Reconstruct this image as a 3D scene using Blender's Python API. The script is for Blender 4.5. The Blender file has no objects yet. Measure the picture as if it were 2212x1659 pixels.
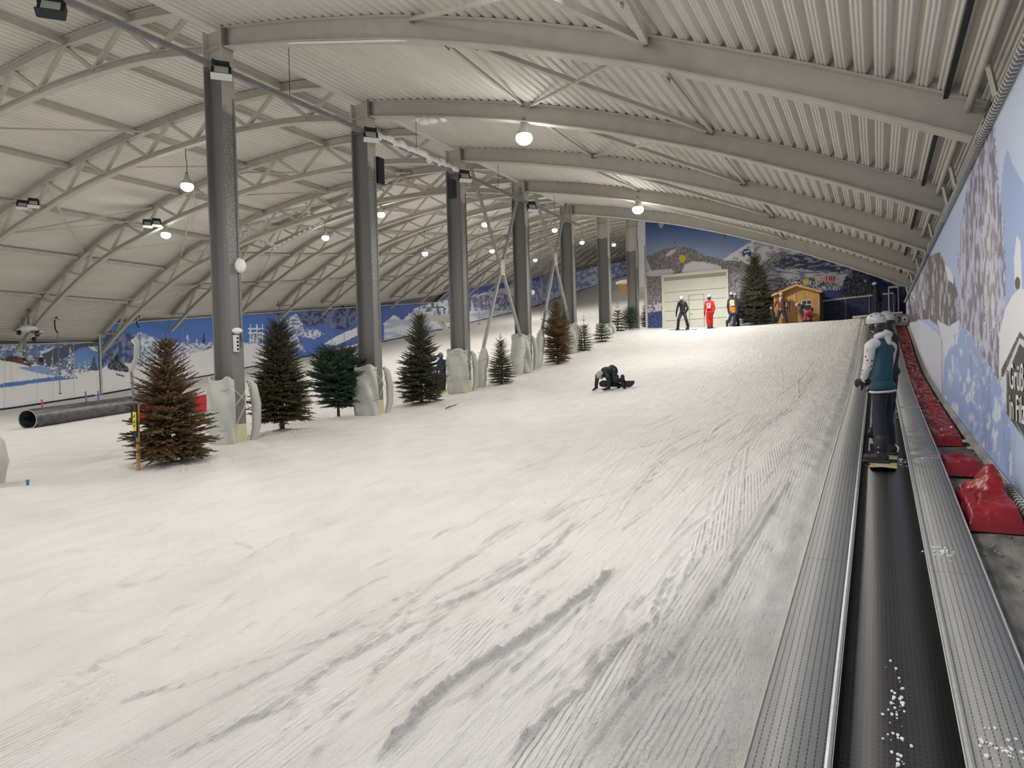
import bpy, math, random
import numpy as np
from mathutils import Vector, Matrix

# ------------------------------------------------------------------ camera
FPX, CX, CY = 1436.0, 1106.0, 829.5          # focal length and centre for a 2212 x 1659 frame
VPX, VPY, ROLL = 1896.0, 778.6, 0.0276       # where the uphill direction vanishes, and the tilt
_yd = np.array([VPX - CX, CY - VPY, FPX]); _yd /= np.linalg.norm(_yd)
_zd = np.cross(_yd, np.array([1.0, ROLL, 0.0])); _zd /= np.linalg.norm(_zd)
if _zd[1] < 0: _zd = -_zd
_xd = -np.cross(_yd, _zd)
if _xd[0] < 0: _xd = -_xd
CM = np.array([_xd, _yd, _zd])               # rows: world axes seen from the camera

scene = bpy.context.scene
COL = scene.collection
cam_d = bpy.data.cameras.new('camera'); cam = bpy.data.objects.new('camera', cam_d); COL.objects.link(cam)
cam_d.sensor_width = 36.0; cam_d.lens = FPX / 2212.0 * 36.0
cam_d.clip_start = 0.05; cam_d.clip_end = 600
R3 = Matrix(((CM[0][0], CM[0][1], -CM[0][2]), (CM[1][0], CM[1][1], -CM[1][2]), (CM[2][0], CM[2][1], -CM[2][2])))
cam.matrix_world = Matrix.Translation((0, 0, 0)) @ R3.to_4x4()
scene.camera = cam

# ------------------------------------------------------------------ world, exposure
w = bpy.data.worlds.new('hall_air'); scene.world = w; w.use_nodes = True
w.node_tree.nodes['Background'].inputs[0].default_value = (0.95, 0.97, 1.0, 1)
w.node_tree.nodes['Background'].inputs[1].default_value = 0.50
scene.view_settings.view_transform = 'Standard'; scene.view_settings.look = 'None'
scene.view_settings.gamma = 1.0; scene.view_settings.use_curve_mapping = False
scene.view_settings.exposure = 0.06
LAMP_W = 660.0                                # watts of one high-bay lamp

# ------------------------------------------------------------------ measuring helpers (world = metres from the camera's eye)
def ray(x, y): return CM @ np.array([x - CX, CY - y, FPX])
def at_y(x, y, Y): r = ray(x, y); return r * (Y / r[1])
def at_x(x, y, X): r = ray(x, y); return r * (X / r[0])
def at_z(x, y, Z): r = ray(x, y); return r * (Z / r[2])
def to_px(P):
    c = np.asarray(P, float) @ CM
    return CX + FPX * c[..., 0] / c[..., 2], CY - FPX * c[..., 1] / c[..., 2]

# ground: height tables across the hall, smoothed
_YY = np.linspace(-8, 165, 1731)
def _tab(pts, sm=18):
    a = np.interp(_YY, [p[0] for p in pts], [p[1] for p in pts])
    k = np.hanning(2 * sm + 1); k /= k.sum()
    return np.convolve(np.pad(a, sm, mode='edge'), k, 'valid')
T_LEFT = _tab([(-8, -2.4), (10, -1.9), (19.6, -1.5), (25, -.9), (29, -.36), (34, .3), (37, .8), (50, 2.7), (67, 5.4), (88, 9.2), (145, 22), (165, 26.5)])
T_COLS = _tab([(-8, -2.1), (0, -2.0), (5, -1.8), (10.2, -1.51), (14.9, -1.24), (19.8, -.81), (25.2, -.11), (29.9, .72), (34.5, 1.72), (38, 2.25), (42, 2.5), (50, 3.1), (60, 4.4), (67, 5.4), (88, 9.2), (145, 22), (165, 26.5)])
BELT_PTS = [(-8, -2.6), (0, -2.0), (3.2, -1.77), (5.8, -1.58), (9.8, -1.23), (13.4, -.96), (15.6, -.80), (18.2, -.56), (20.8, -.28), (26, .45), (32.5, 1.38), (34.5, 1.72), (37, 2.1), (38.5, 2.2), (45, 2.25)]
T_BELT = _tab(BELT_PTS)
T_MID = _tab([(-8, -2.2), (0, -2.05), (5, -1.75), (9.8, -1.4), (14.9, -1.14), (19.8, -.68), (25.2, .06), (29.9, .78), (34.5, 1.68), (38, 2.08), (42, 2.3), (165, 3)])
T_WALL = _tab([(-8, -2.4), (0, -1.95), (4, -1.72), (8.05, -1.5), (9.85, -1.40), (12.7, -1.25), (16.8, -.97), (22.5, -.5), (26.5, .05), (29.6, .66), (34.5, 1.42), (38, 1.95), (45, 2.1)])
XK = np.array([-46, -22, -15.6, -13.2, -7, -0.9, 0.6])
TK = [T_LEFT, T_LEFT, T_LEFT * .4 + T_COLS * .6, T_COLS, T_MID, T_BELT - .03, T_BELT - .03]
def ground(X, Y):
    X = np.asarray(X, float); Y = np.asarray(Y, float)
    v = [np.interp(Y, _YY, t) for t in TK]
    out = np.zeros(np.broadcast(X, Y).shape) + v[0]
    for i in range(len(XK) - 1):
        t = np.clip((X - XK[i]) / (XK[i + 1] - XK[i]), 0, 1)
        if i in (1, 2): t = t * t * (3 - 2 * t)
        out = np.where(X > XK[i], v[i] * (1 - t) + v[i + 1] * t, out)
    return out
def belt_z(Y): return float(np.interp(Y, _YY, T_BELT))
def wall_z(Y): return float(np.interp(Y, _YY, T_WALL))
def at_ground(x, y, dz=0.0):
    r = ray(x, y); t = 0.5
    r = r / np.linalg.norm(r)
    while t < 200:
        p = r * t
        if p[2] < float(ground(p[0], p[1])) + dz: return p
        t += 0.02
    return p

# ------------------------------------------------------------------ materials
def mat(name, color, rough=.6, metal=0.0, spec=.5, noise=0.0, nscale=8.0, bump=0.0, bscale=40.0, col2=None, stretch=None):
    m = bpy.data.materials.new(name); m.use_nodes = True
    nt = m.node_tree; b = nt.nodes['Principled BSDF']
    b.inputs['Base Color'].default_value = (*color, 1); b.inputs['Roughness'].default_value = rough
    b.inputs['Metallic'].default_value = metal; b.inputs['Specular IOR Level'].default_value = spec
    if noise or col2 or bump:
        tc = nt.nodes.new('ShaderNodeTexCoord'); mp = nt.nodes.new('ShaderNodeMapping')
        nt.links.new(tc.outputs['Object'], mp.inputs[0])
        if stretch: mp.inputs['Scale'].default_value = stretch
    if noise or col2:
        n = nt.nodes.new('ShaderNodeTexNoise'); n.inputs['Scale'].default_value = nscale; n.inputs['Detail'].default_value = 5
        nt.links.new(mp.outputs[0], n.inputs['Vector'])
        r = nt.nodes.new('ShaderNodeValToRGB'); c2 = col2 or tuple(max(0, c * (1 - noise)) for c in color)
        r.color_ramp.elements[0].position = .35; r.color_ramp.elements[1].position = .65
        r.color_ramp.elements[0].color = (*c2, 1); r.color_ramp.elements[1].color = (*color, 1)
        nt.links.new(n.outputs['Fac'], r.inputs[0]); nt.links.new(r.outputs[0], b.inputs['Base Color'])
    if bump:
        n2 = nt.nodes.new('ShaderNodeTexNoise'); n2.inputs['Scale'].default_value = bscale; n2.inputs['Detail'].default_value = 4
        nt.links.new(mp.outputs[0], n2.inputs['Vector'])
        bp = nt.nodes.new('ShaderNodeBump'); bp.inputs['Strength'].default_value = bump; bp.inputs['Distance'].default_value = .02
        nt.links.new(n2.outputs['Fac'], bp.inputs['Height']); nt.links.new(bp.outputs[0], b.inputs['Normal'])
    return m
def emis(name, color, strength):
    m = bpy.data.materials.new(name); m.use_nodes = True; nt = m.node_tree
    b = nt.nodes['Principled BSDF']; b.inputs['Base Color'].default_value = (*color, 1)
    b.inputs['Emission Color'].default_value = (*color, 1); b.inputs['Emission Strength'].default_value = strength
    return m
def attr_mat(name, rough=.7, bump=0.0, bscale=60, attr='paint'):
    m = bpy.data.materials.new(name); m.use_nodes = True; nt = m.node_tree; b = nt.nodes['Principled BSDF']
    a = nt.nodes.new('ShaderNodeAttribute'); a.attribute_name = attr
    nt.links.new(a.outputs['Color'], b.inputs['Base Color']); b.inputs['Roughness'].default_value = rough
    b.inputs['Specular IOR Level'].default_value = .3
    return m

M = {}
M['steel'] = mat('painted_steel', (.54, .515, .455), .55, noise=.10, nscale=3)
M['sheet'] = mat('roof_sheet', (.74, .71, .65), .5, noise=.10, nscale=1.2, stretch=(1, .2, 1))
M['white_steel'] = mat('frosted_steel', (.60, .59, .55), .6, noise=.2, nscale=6)
M['galv'] = mat('galvanised', (.26, .265, .265), .5, metal=.2, noise=.25, nscale=12)
M['brace'] = mat('brace_paint', (.36, .36, .345), .5, noise=.15, nscale=8)
M['black'] = mat('black_plastic', (.015, .018, .028), .45)
M['rubber'] = mat('rubber', (.012, .012, .013), .6)
M['white'] = mat('white_plastic', (.72, .72, .70), .5)
M['glassy'] = mat('lamp_glass', (.45, .47, .45), .25)
M['tarp'] = mat('grey_tarp', (.56, .57, .53), .5, noise=.15, nscale=3, bump=.5, bscale=5)
M['rope'] = mat('rope', (.62, .60, .54), .8)
M['foam'] = mat('frost', (.86, .86, .85), .7, bump=.5, bscale=30)

# ------------------------------------------------------------------ mesh builder
def frame_of(d, up=(0, 0, 1)):
    d = Vector(d).normalized(); u = Vector(up)
    if abs(d.dot(u)) > .98: u = Vector((0, 1, 0)) if abs(d.y) < .9 else Vector((1, 0, 0))
    s = d.cross(u).normalized(); u = s.cross(d).normalized()
    return s, u, d
class MB:
    def __init__(s): s.v = []; s.f = []; s.m = []
    def add(s, vs, fs, m=0):
        o = len(s.v); s.v += [tuple(v) for v in vs]; s.f += [tuple(i + o for i in f) for f in fs]; s.m += [m] * len(fs)
    def box(s, c, size, R=None, m=0):
        hx, hy, hz = size[0] / 2, size[1] / 2, size[2] / 2
        vs = [Vector((x, y, z)) for x in (-hx, hx) for y in (-hy, hy) for z in (-hz, hz)]
        if R is not None: vs = [R @ v for v in vs]
        c = Vector(c); s.add([v + c for v in vs], [(0, 1, 3, 2), (4, 6, 7, 5), (0, 4, 5, 1), (2, 3, 7, 6), (0, 2, 6, 4), (1, 5, 7, 3)], m)
    def box2(s, a, b, m=0):
        s.box([(a[i] + b[i]) / 2 for i in range(3)], [abs(b[i] - a[i]) for i in range(3)], None, m)
    def bar(s, p, q, wd, ht, up=(0, 0, 1), m=0):
        p = Vector(p); q = Vector(q); a, u, d = frame_of(q - p, up)
        vs = [b + a * (wd / 2 * i) + u * (ht / 2 * j) for b in (p, q) for i, j in ((-1, -1), (1, -1), (1, 1), (-1, 1))]
        s.add(vs, [(0, 1, 2, 3), (7, 6, 5, 4), (0, 4, 5, 1), (1, 5, 6, 2), (2, 6, 7, 3), (3, 7, 4, 0)], m)
    def tube(s, pts, r, n=8, m=0, closed_ends=True):
        pts = [Vector(p) for p in pts]; k = len(pts); rs = r if hasattr(r, '__len__') else [r] * k
        rings = []; prev = None
        for i, p in enumerate(pts):
            d = (pts[min(i + 1, k - 1)] - pts[max(i - 1, 0)])
            if d.length < 1e-9: d = Vector((0, 0, 1))
            if prev is None: a, u, dd = frame_of(d)
            else:
                dd = d.normalized(); a = (prev - dd * prev.dot(dd)); a = a.normalized() if a.length > 1e-6 else frame_of(d)[0]; u = a.cross(dd)
            prev = a
            rings.append([p + (a * math.cos(2 * math.pi * j / n) + u * math.sin(2 * math.pi * j / n)) * rs[i] for j in range(n)])
        vs = [v for rg in rings for v in rg]; fs = []
        for i in range(k - 1):
            for j in range(n):
                fs.append((i * n + j, i * n + (j + 1) % n, (i + 1) * n + (j + 1) % n, (i + 1) * n + j))
        if closed_ends: fs.append(tuple(range(n - 1, -1, -1))); fs.append(tuple((k - 1) * n + j for j in range(n)))
        s.add(vs, fs, m)
    def cap(s, p, q, r1, r2, n=12, m=0, squash=None):
        p = Vector(p); q = Vector(q); d = q - p
        if d.length < 1e-6: d = Vector((0, 0, .001)); q = p + d
        a, u, dd = frame_of(d); rings = []
        for t in (-90, -60, -30): c = math.cos(math.radians(t)); rings.append((p + dd * (r1 * math.sin(math.radians(t))), max(r1 * c, 1e-4)))
        rings.append((p, r1)); rings.append((q, r2))
        for t in (30, 60, 90): c = math.cos(math.radians(t)); rings.append((q + dd * (r2 * math.sin(math.radians(t))), max(r2 * c, 1e-4)))
        vs = []; fs = []
        for c, r in rings:
            for j in range(n):
                o = (a * math.cos(2 * math.pi * j / n) + u * math.sin(2 * math.pi * j / n)) * r
                if squash: ax = Vector(squash[0]).normalized(); o = o - ax * (o.dot(ax) * (1 - squash[1]))
                vs.append(c + o)
        for i in range(len(rings) - 1):
            for j in range(n): fs.append((i * n + j, i * n + (j + 1) % n, (i + 1) * n + (j + 1) % n, (i + 1) * n + j))
        fs.append(tuple(range(n - 1, -1, -1))); fs.append(tuple((len(rings) - 1) * n + j for j in range(n)))
        s.add(vs, fs, m)
    def ell(s, c, rad, R=None, n=16, k=10, m=0, zmin=-1.0):
        vs = []; fs = []; c = Vector(c)
        t0 = math.asin(zmin)
        for i in range(k + 1):
            t = t0 + (math.pi / 2 - t0) * i / k
            for j in range(n):
                a = 2 * math.pi * j / n
                v = Vector((max(math.cos(t), 1e-4) * math.cos(a) * rad[0], max(math.cos(t), 1e-4) * math.sin(a) * rad[1], math.sin(t) * rad[2]))
                if R is not None: v = R @ v
                vs.append(c + v)
        for i in range(k):
            for j in range(n): fs.append((i * n + j, i * n + (j + 1) % n, (i + 1) * n + (j + 1) % n, (i + 1) * n + j))
        fs.append(tuple(range(n - 1, -1, -1))); fs.append(tuple(k * n + j for j in range(n)))
        s.add(vs, fs, m)
    def sweep(s, path, section, m=0, closed=True, ends=True, side=(0, 1, 0)):
        # section: list of (sideways, up) offsets; path points; side = sideways direction
        path = [Vector(p) for p in path]; S = Vector(side); k = len(path); n = len(section); vs = []
        for i, p in enumerate(path):
            d = (path[min(i + 1, k - 1)] - path[max(i - 1, 0)]).normalized(); u = S.cross(d).normalized()
            if u.z < 0: u = -u
            for a, b in section: vs.append(p + S * a + u * b)
        fs = []
        for i in range(k - 1):
            for j in range(n if closed else n - 1):
                fs.append((i * n + j, i * n + (j + 1) % n, (i + 1) * n + (j + 1) % n, (i + 1) * n + j))
        if ends and closed: fs.append(tuple(range(n))); fs.append(tuple((k - 1) * n + j for j in range(n - 1, -1, -1)))
        s.add(vs, fs, m)
    def build(s, name, mats, parent=None, smooth=40, loc=None):
        me = bpy.data.meshes.new(name); me.from_pydata(s.v, [], s.f)
        for mm in (mats if isinstance(mats, (list, tuple)) else [mats]): me.materials.append(mm)
        if any(s.m): me.polygons.foreach_set('material_index', s.m)
        if smooth:
            me.polygons.foreach_set('use_smooth', [True] * len(s.f)); me.set_sharp_from_angle(angle=math.radians(smooth))
        me.update()
        o = bpy.data.objects.new(name, me); COL.objects.link(o)
        if parent is not None: o.parent = parent
        if loc is not None: o.location = loc
        return o
def ibeam_sec(H, B, tf, tw, top=0.0):
    # I section hanging below 'top'
    h, b = H, B / 2
    return [(-b, top - h), (b, top - h), (b, top - h + tf), (tw / 2, top - h + tf), (tw / 2, top - tf), (b, top - tf), (b, top), (-b, top), (-b, top - tf), (-tw / 2, top - tf), (-tw / 2, top - h + tf), (-b, top - h + tf)]
def fast_mesh(name, verts, quads, mats, parent=None, smooth=True, colors=None, floats=None):
    me = bpy.data.meshes.new(name); nv = len(verts); nf = len(quads); k = quads.shape[1]
    me.vertices.add(nv); me.vertices.foreach_set('co', np.ascontiguousarray(verts, dtype=np.float32).ravel())
    me.loops.add(nf * k); me.loops.foreach_set('vertex_index', np.ascontiguousarray(quads, dtype=np.int32).ravel())
    me.polygons.add(nf); me.polygons.foreach_set('loop_start', np.arange(nf, dtype=np.int32) * k)
    if smooth: me.polygons.foreach_set('use_smooth', np.ones(nf, dtype=bool))
    for mm in (mats if isinstance(mats, (list, tuple)) else [mats]): me.materials.append(mm)
    if colors is not None:
        a = me.color_attributes.new('paint', 'FLOAT_COLOR', 'POINT')
        c4 = np.ones((nv, 4), dtype=np.float32); c4[:, :3] = colors; a.data.foreach_set('color', c4.ravel())
    if floats:
        for kname, arr in floats.items():
            a = me.attributes.new(kname, 'FLOAT', 'POINT'); a.data.foreach_set('value', np.ascontiguousarray(arr, dtype=np.float32))
    me.update(calc_edges=True); me.validate()
    o = bpy.data.objects.new(name, me); COL.objects.link(o)
    if parent is not None: o.parent = parent
    return o
def grid_quads(ny, nx):
    i = np.arange(ny - 1)[:, None] * nx + np.arange(nx - 1)[None, :]
    i = i.ravel(); return np.stack([i, i + 1, i + nx + 1, i + nx], 1)
def empty(name, loc=(0, 0, 0), rz=0.0):
    o = bpy.data.objects.new(name, None); COL.objects.link(o); o.location = loc; o.rotation_euler = (0, 0, rz); o.empty_display_size = .2
    return o
def tag(o, label, cat, group=None, kind=None):
    o['label'] = label; o['category'] = cat
    if group: o['group'] = group
    if kind: o['kind'] = kind
    return o
def structure(o): o['kind'] = 'structure'; return o
def copy_tree(o, parent=None):
    c = o.copy(); COL.objects.link(c)
    if parent is not None: c.parent = parent
    for ch in list(o.children): copy_tree(ch, c)
    return c
ORD = ['first', 'second', 'third', 'fourth', 'fifth', 'sixth', 'seventh', 'eighth', 'ninth', 'tenth', 'eleventh', 'twelfth', 'thirteenth', 'fourteenth', 'fifteenth', 'sixteenth', 'seventeenth', 'eighteenth', 'nineteenth', 'twentieth', 'twenty-first', 'twenty-second', 'twenty-third', 'twenty-fourth', 'twenty-fifth', 'twenty-sixth', 'twenty-seventh', 'twenty-eighth', 'twenty-ninth', 'thirtieth']

# value noise for painting and displacement (numpy)
def vnoise(x, y, seed=0):
    xi = np.floor(x).astype(np.int64); yi = np.floor(y).astype(np.int64); xf = x - xi; yf = y - yi
    def h(a, b):
        n = (a * 374761393 + b * 668265263 + seed * 1442695041) & 0x7fffffff
        n = ((n ^ (n >> 13)) * 1274126177) & 0x7fffffff
        return ((n ^ (n >> 16)) & 0xffff) / 65535.0
    u = xf * xf * (3 - 2 * xf); v = yf * yf * (3 - 2 * yf)
    return (h(xi, yi) * (1 - u) + h(xi + 1, yi) * u) * (1 - v) + (h(xi, yi + 1) * (1 - u) + h(xi + 1, yi + 1) * u) * v
def fbm(x, y, oct=4, seed=0):
    s = 0; a = .5; t = 0
    for i in range(oct): s = s + a * vnoise(x * 2 ** i, y * 2 ** i, seed + i * 17); t += a; a *= .5
    return s / t
def inpoly(x, y, P):
    r = np.zeros(x.shape, bool); n = len(P)
    for i in range(n):
        x1, y1 = P[i]; x2, y2 = P[(i + 1) % n]
        if y1 == y2: continue
        r ^= ((y1 > y) != (y2 > y)) & (x < (x2 - x1) * (y - y1) / (y2 - y1) + x1)
    return r
def smooth(a, b, x): t = np.clip((x - a) / (b - a), 0, 1); return t * t * (3 - 2 * t)
# ================================================================== building shell
D, Y0 = 4.953, 10.47
def yk(k): return Y0 + D * k
# left hall: height step of each frame
def dz_left(k):
    if k <= 3: return 0.0
    Y = yk(k)
    return float(np.interp(Y, [30.3, 35.2, 40.2, 45, 55, 67, 88, 145, 165], [1.6, 2.2, 2.9, 3.6, 4.9, 6.9, 10.7, 23.4, 28]))
def dz_right(k): return 0.0 if k <= 4 else (.85, 1.5, 1.9)[min(k - 5, 2)]
LX = [-13.35, -16, -20, -24, -27, -29.6, -31.5, -34.6, -37, -41, -43.5, -44.9, -46.2]
LZ = [8.85, 9.38, 9.62, 9.52, 9.26, 8.93, 8.55, 7.95, 7.15, 5.36, 3.92, 3.0, 2.1]
RX = [-13.4, -10.8, -8.0, -5.64, -3.0, -0.9, .4, 1.25, 2.35]
RZ = [8.12, 7.60, 6.92, 6.18, 5.2, 4.28, 3.66, 3.24, 2.70]
def lz(x): return float(np.interp(-x, [-v for v in LX], LZ))
def rz_(x): return float(np.interp(x, RX, RZ))
def smooth_arc(xs, zs, n):
    # resample with smoothing
    X = np.linspace(xs[0], xs[-1], n * 4); o = np.argsort(xs); Z = np.interp(X, np.array(xs)[o], np.array(zs)[o])
    k = np.hanning(2 * n // 4 * 2 // 2 + 1); k /= k.sum(); h = len(k) // 2
    pad = np.concatenate([2 * Z[0] - Z[h:0:-1], Z, 2 * Z[-1] - Z[-2:-h - 2:-1]])
    Z = np.convolve(pad, k, 'valid'); d = np.concatenate([[0], np.cumsum(np.hypot(np.diff(X), np.diff(Z)))])
    t = np.linspace(0, d[-1], n); return np.interp(t, d, X), np.interp(t, d, Z)

def deck(name, xs, zs, stations, pitch, depth, material, side=1):
    """trapezoidal deck; ribs run up the hall. zs = height of the underside of the low ribs"""
    ax, az = smooth_arc(xs, zs, 60); d = np.concatenate([[0], np.cumsum(np.hypot(np.diff(ax), np.diff(az)))])
    L = d[-1]; n = int(L / pitch); prof = []
    for i in range(n):
        for f, h in ((0, 0), (.14, 0), (.16, .10), (.20, .10), (.22, 0), (.34, 0), (.36, .10), (.40, .10), (.42, 0), (.54, 0), (.61, 1), (.93, 1)):
            prof.append(((i + f) * pitch, h * depth))
    P = []
    for t, h in prof:
        x = np.interp(t, d, ax); z = np.interp(t, d, az); tx = np.interp(t + .05, d, ax) - np.interp(t - .05, d, ax); tz = np.interp(t + .05, d, az) - np.interp(t - .05, d, az)
        l = math.hypot(tx, tz) or 1; nx, nz = -tz / l, tx / l
        if nz < 0: nx, nz = -nx, -nz
        P.append((x + nx * h, z + nz * h))
    P = np.array(P); ns = len(stations); m = len(P)
    V = np.zeros((ns, m, 3))
    for i, (Y, dz) in enumerate(stations): V[i, :, 0] = P[:, 0]; V[i, :, 1] = Y; V[i, :, 2] = P[:, 1] + dz
    o = fast_mesh(name, V.reshape(-1, 3), grid_quads(ns, m), material, smooth=False)
    return structure(o)
deck('ceiling', [-13.42] + RX[1:], [z + .0 for z in RZ], [(-7, 0), (yk(4) + .1, 0)], .262, .15, M['sheet'])
deck('ceiling', [-13.42] + RX[1:], RZ, [(yk(4) + .1, .0), (yk(5), 1.0), (43.5, 2.1)], .262, .115, M['sheet'])
st = [(-7, 0), (yk(3) + .25, 0)]
deck('ceiling', LX, LZ, st, .25, .07, M['sheet'])
st = [(yk(3) + .25, 1.45)] + [(yk(k), dz_left(k)) for k in range(4, 31)]
deck('ceiling', LX, LZ, st, .25, .07, M['sheet'])
# upstand between the lower right roof and the higher left roof
m = MB()
ks = list(range(-3, 31))
for k in ks:
    a, b = yk(k), yk(k + 1)
    za0, zb0 = (8.1 + dz_right(k), 8.1 + dz_right(k + 1)) if k < 6 else (2 + dz_left(k), 2 + dz_left(k + 1))
    m.add([(-13.55, a, za0), (-13.55, b, zb0), (-13.55, b, 9.1 + dz_left(k + 1)), (-13.55, a, 9.1 + dz_left(k))], [(0, 1, 2, 3)])
structure(m.build('trim_1', M['sheet'], smooth=0))
m = MB(); ax, az = smooth_arc(LX, LZ, 40)
Yc = yk(3) + .25
m.add([(x, Yc, z - .02) for x, z in zip(ax, az)] + [(x, Yc, z + 1.75) for x, z in zip(ax, az)], [(i, i + 1, i + 41, i + 40) for i in range(39)])
structure(m.build('trim_2', M['sheet'], smooth=0))
# right outer wall, left outer wall, far end wall
m = MB(); ys = [-7, 0, 10, 20, 30, 43.5]
for a, b in zip(ys[:-1], ys[1:]):
    m.add([(2.3, a, -2.7), (2.3, b, wall_z(b) - 1), (2.3, b, 5.2), (2.3, a, 5.2)], [(0, 1, 2, 3)])
structure(m.build('wall_right', mat('concrete_wall', (.30, .30, .28), .8, noise=.3, nscale=2), smooth=0))
m = MB()
for k in range(-4, 31):
    a, b = yk(k), yk(k + 1)
    m.add([(-45.6, a, float(ground(-45.6, a)) - 1), (-45.6, b, float(ground(-45.6, b)) - 1), (-45.6, b, 3.3 + dz_left(k + 1)), (-45.6, a, 3.3 + dz_left(k + 1))], [(0, 1, 2, 3)])
structure(m.build('wall_left', mat('dark_wall', (.20, .21, .22), .8), smooth=0))
m = MB(); m.box2((-46, 160, 15), (-13, 160.4, 40)); structure(m.build('wall_far_end', M['sheet'], smooth=0))

# ---- snow floor -------------------------------------------------------------
def knots(segs):
    out = []
    for a, b, s in segs:
        n = max(1, int(round((b - a) / s))); out += list(np.linspace(a, b, n, endpoint=False))
    return np.array(out + [segs[-1][1]])
gx = knots([(-46, -20, 1.2), (-20, -10, .12), (-10, -4.0, .035), (-4.0, -.56, .017)])
gy = knots([(-7, 1.2, .5), (1.2, 6, .017), (6, 12, .04), (12, 22, .09), (22, 43, .2)])
GX, GY = np.meshgrid(gx, gy)
H = ground(GX, GY); H0 = H.copy()
und = (fbm(GX * .35, GY * .22, 3, 3) - .5) * .06 + (fbm(GX * 1.4, GY * .7, 3, 5) - .5) * .022
rough = (fbm(GX * 9, GY * 5, 3, 9) - .5)
groom = np.zeros_like(H)
# ski tracks: pixel polylines of the photo carried to the ground as world curves
def seg_dist(PX, PY, pts):
    best = np.full(PX.shape, 1e9); tt = np.zeros(PX.shape); side = np.zeros(PX.shape); L = 0
    for a, b in zip(pts[:-1], pts[1:]):
        dx, dy = b[0] - a[0], b[1] - a[1]; l2 = dx * dx + dy * dy + 1e-12
        t = np.clip(((PX - a[0]) * dx + (PY - a[1]) * dy) / l2, 0, 1)
        ex = PX - a[0] - t * dx; ey = PY - a[1] - t * dy; d = np.hypot(ex, ey)
        s = np.sign(ex * dy - ey * dx); k = d < best
        best = np.where(k, d, best); side = np.where(k, s, side); tt = np.where(k, L + t * math.sqrt(l2), tt); L += math.sqrt(l2)
    return best, side, tt, L
def spline(pts, n=8):
    P = [np.array(p, float) for p in pts]; P = [2 * P[0] - P[1]] + P + [2 * P[-1] - P[-2]]; out = []
    for i in range(1, len(P) - 2):
        for j in range(n):
            t = j / n; out.append(.5 * ((2 * P[i]) + (-P[i - 1] + P[i + 1]) * t + (2 * P[i - 1] - 5 * P[i] + 4 * P[i + 1] - P[i + 2]) * t * t + (-P[i - 1] + 3 * P[i] - 3 * P[i + 1] + P[i + 2]) * t ** 3))
    out.append(P[-2]); return out
def track(pts, wd, dep, berm, rag=.4, seed=0):
    global H
    pts = spline(pts, 6); xs = [p[0] for p in pts]; ys = [p[1] for p in pts]; mg = wd * 4 + .1
    jx = (gx > min(xs) - mg) & (gx < max(xs) + mg); jy = (gy > min(ys) - mg) & (gy < max(ys) + mg)
    if jx.sum() < 2 or jy.sum() < 2: return
    ix = np.where(jx)[0]; iy = np.where(jy)[0]; sl = (slice(iy[0], iy[-1] + 1), slice(ix[0], ix[-1] + 1))
    d, s, t, L = seg_dist(GX[sl], GY[sl], pts)
    n1 = fbm(GX[sl] * 7, GY[sl] * 7, 3, seed); d = d + (n1 - .5) * wd * rag
    fade = smooth(0, .25, t) * smooth(0, .35, L - t)
    sd = d * s
    g = -dep * np.exp(-(d / wd) ** 2 * 2) * fade
    bb = berm * np.exp(-((sd - wd * 1.1) / (wd * .8)) ** 2) * fade * (.2 + 1.6 * fbm(GX[sl] * 26, GY[sl] * 26, 3, seed + 4))
    H[sl] += (g + bb) * 1.35
px_tracks = [
 ([(780, 1659), (850, 1580), (930, 1500), (1010, 1440), (1130, 1370), (1250, 1285), (1320, 1220)], .045, .02, .035),
 ([(920, 1322), (1050, 1270), (1150, 1212), (1205, 1165), (1232, 1120)], .028, .012, .018),
 ([(1060, 1483), (1120, 1425), (1200, 1350), (1290, 1270)], .03, .012, .012),
 ([(1230, 1659), (1330, 1530), (1450, 1400), (1560, 1250), (1640, 1130), (1700, 1040)], .03, .012, .02),
 ([(1060, 1659), (1150, 1560), (1250, 1480), (1330, 1390), (1440, 1310)], .035, .012, .02),
 ([(1290, 1659), (1400, 1520), (1500, 1360), (1570, 1220), (1610, 960)], .02, .012, .01),
 ([(60, 1318), (150, 1294), (240, 1262), (330, 1215)], .025, .012, .012),
 ([(0, 1560), (180, 1450), (350, 1360), (470, 1270)], .022, .008, .008),
 ([(180, 1659), (400, 1540), (620, 1430), (830, 1310)], .022, .010, .010),
 ([(300, 1659), (520, 1560), (760, 1400), (960, 1240), (1130, 1120)], .03, .012, .012),
 ([(540, 1659), (720, 1520), (930, 1350), (1100, 1210), (1260, 1090)], .02, .010, .010),
 ([(0, 1240), (140, 1190), (300, 1150), (390, 1120)], .02, .008, .006),
 ([(490, 1215), (560, 1260), (640, 1300)], .02, .006, .006),
 ([(1130, 1030), (1230, 960), (1340, 905), (1450, 860)], .03, .008, .008),
 ([(900, 1000), (1100, 940), (1300, 880), (1500, 820)], .03, .008, .008),
 ([(1560, 1050), (1600, 960), (1700, 880), (1760, 800)], .02, .01, .01),
 ([(690, 1075), (760, 1040), (830, 1025)], .03, .01, .008),
 ([(500, 1010), (700, 1040), (900, 1020)], .03, .006, .006),
 ([(1380, 1230), (1420, 1190), (1490, 1100), (1590, 1000)], .02, .008, .01),
]
for i, (pts, wd, dep, bm) in enumerate(px_tracks):
    track([at_ground(*p)[:2] for p in pts], wd, dep, bm, seed=i * 7)
rx_ = random.Random(21)
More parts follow.
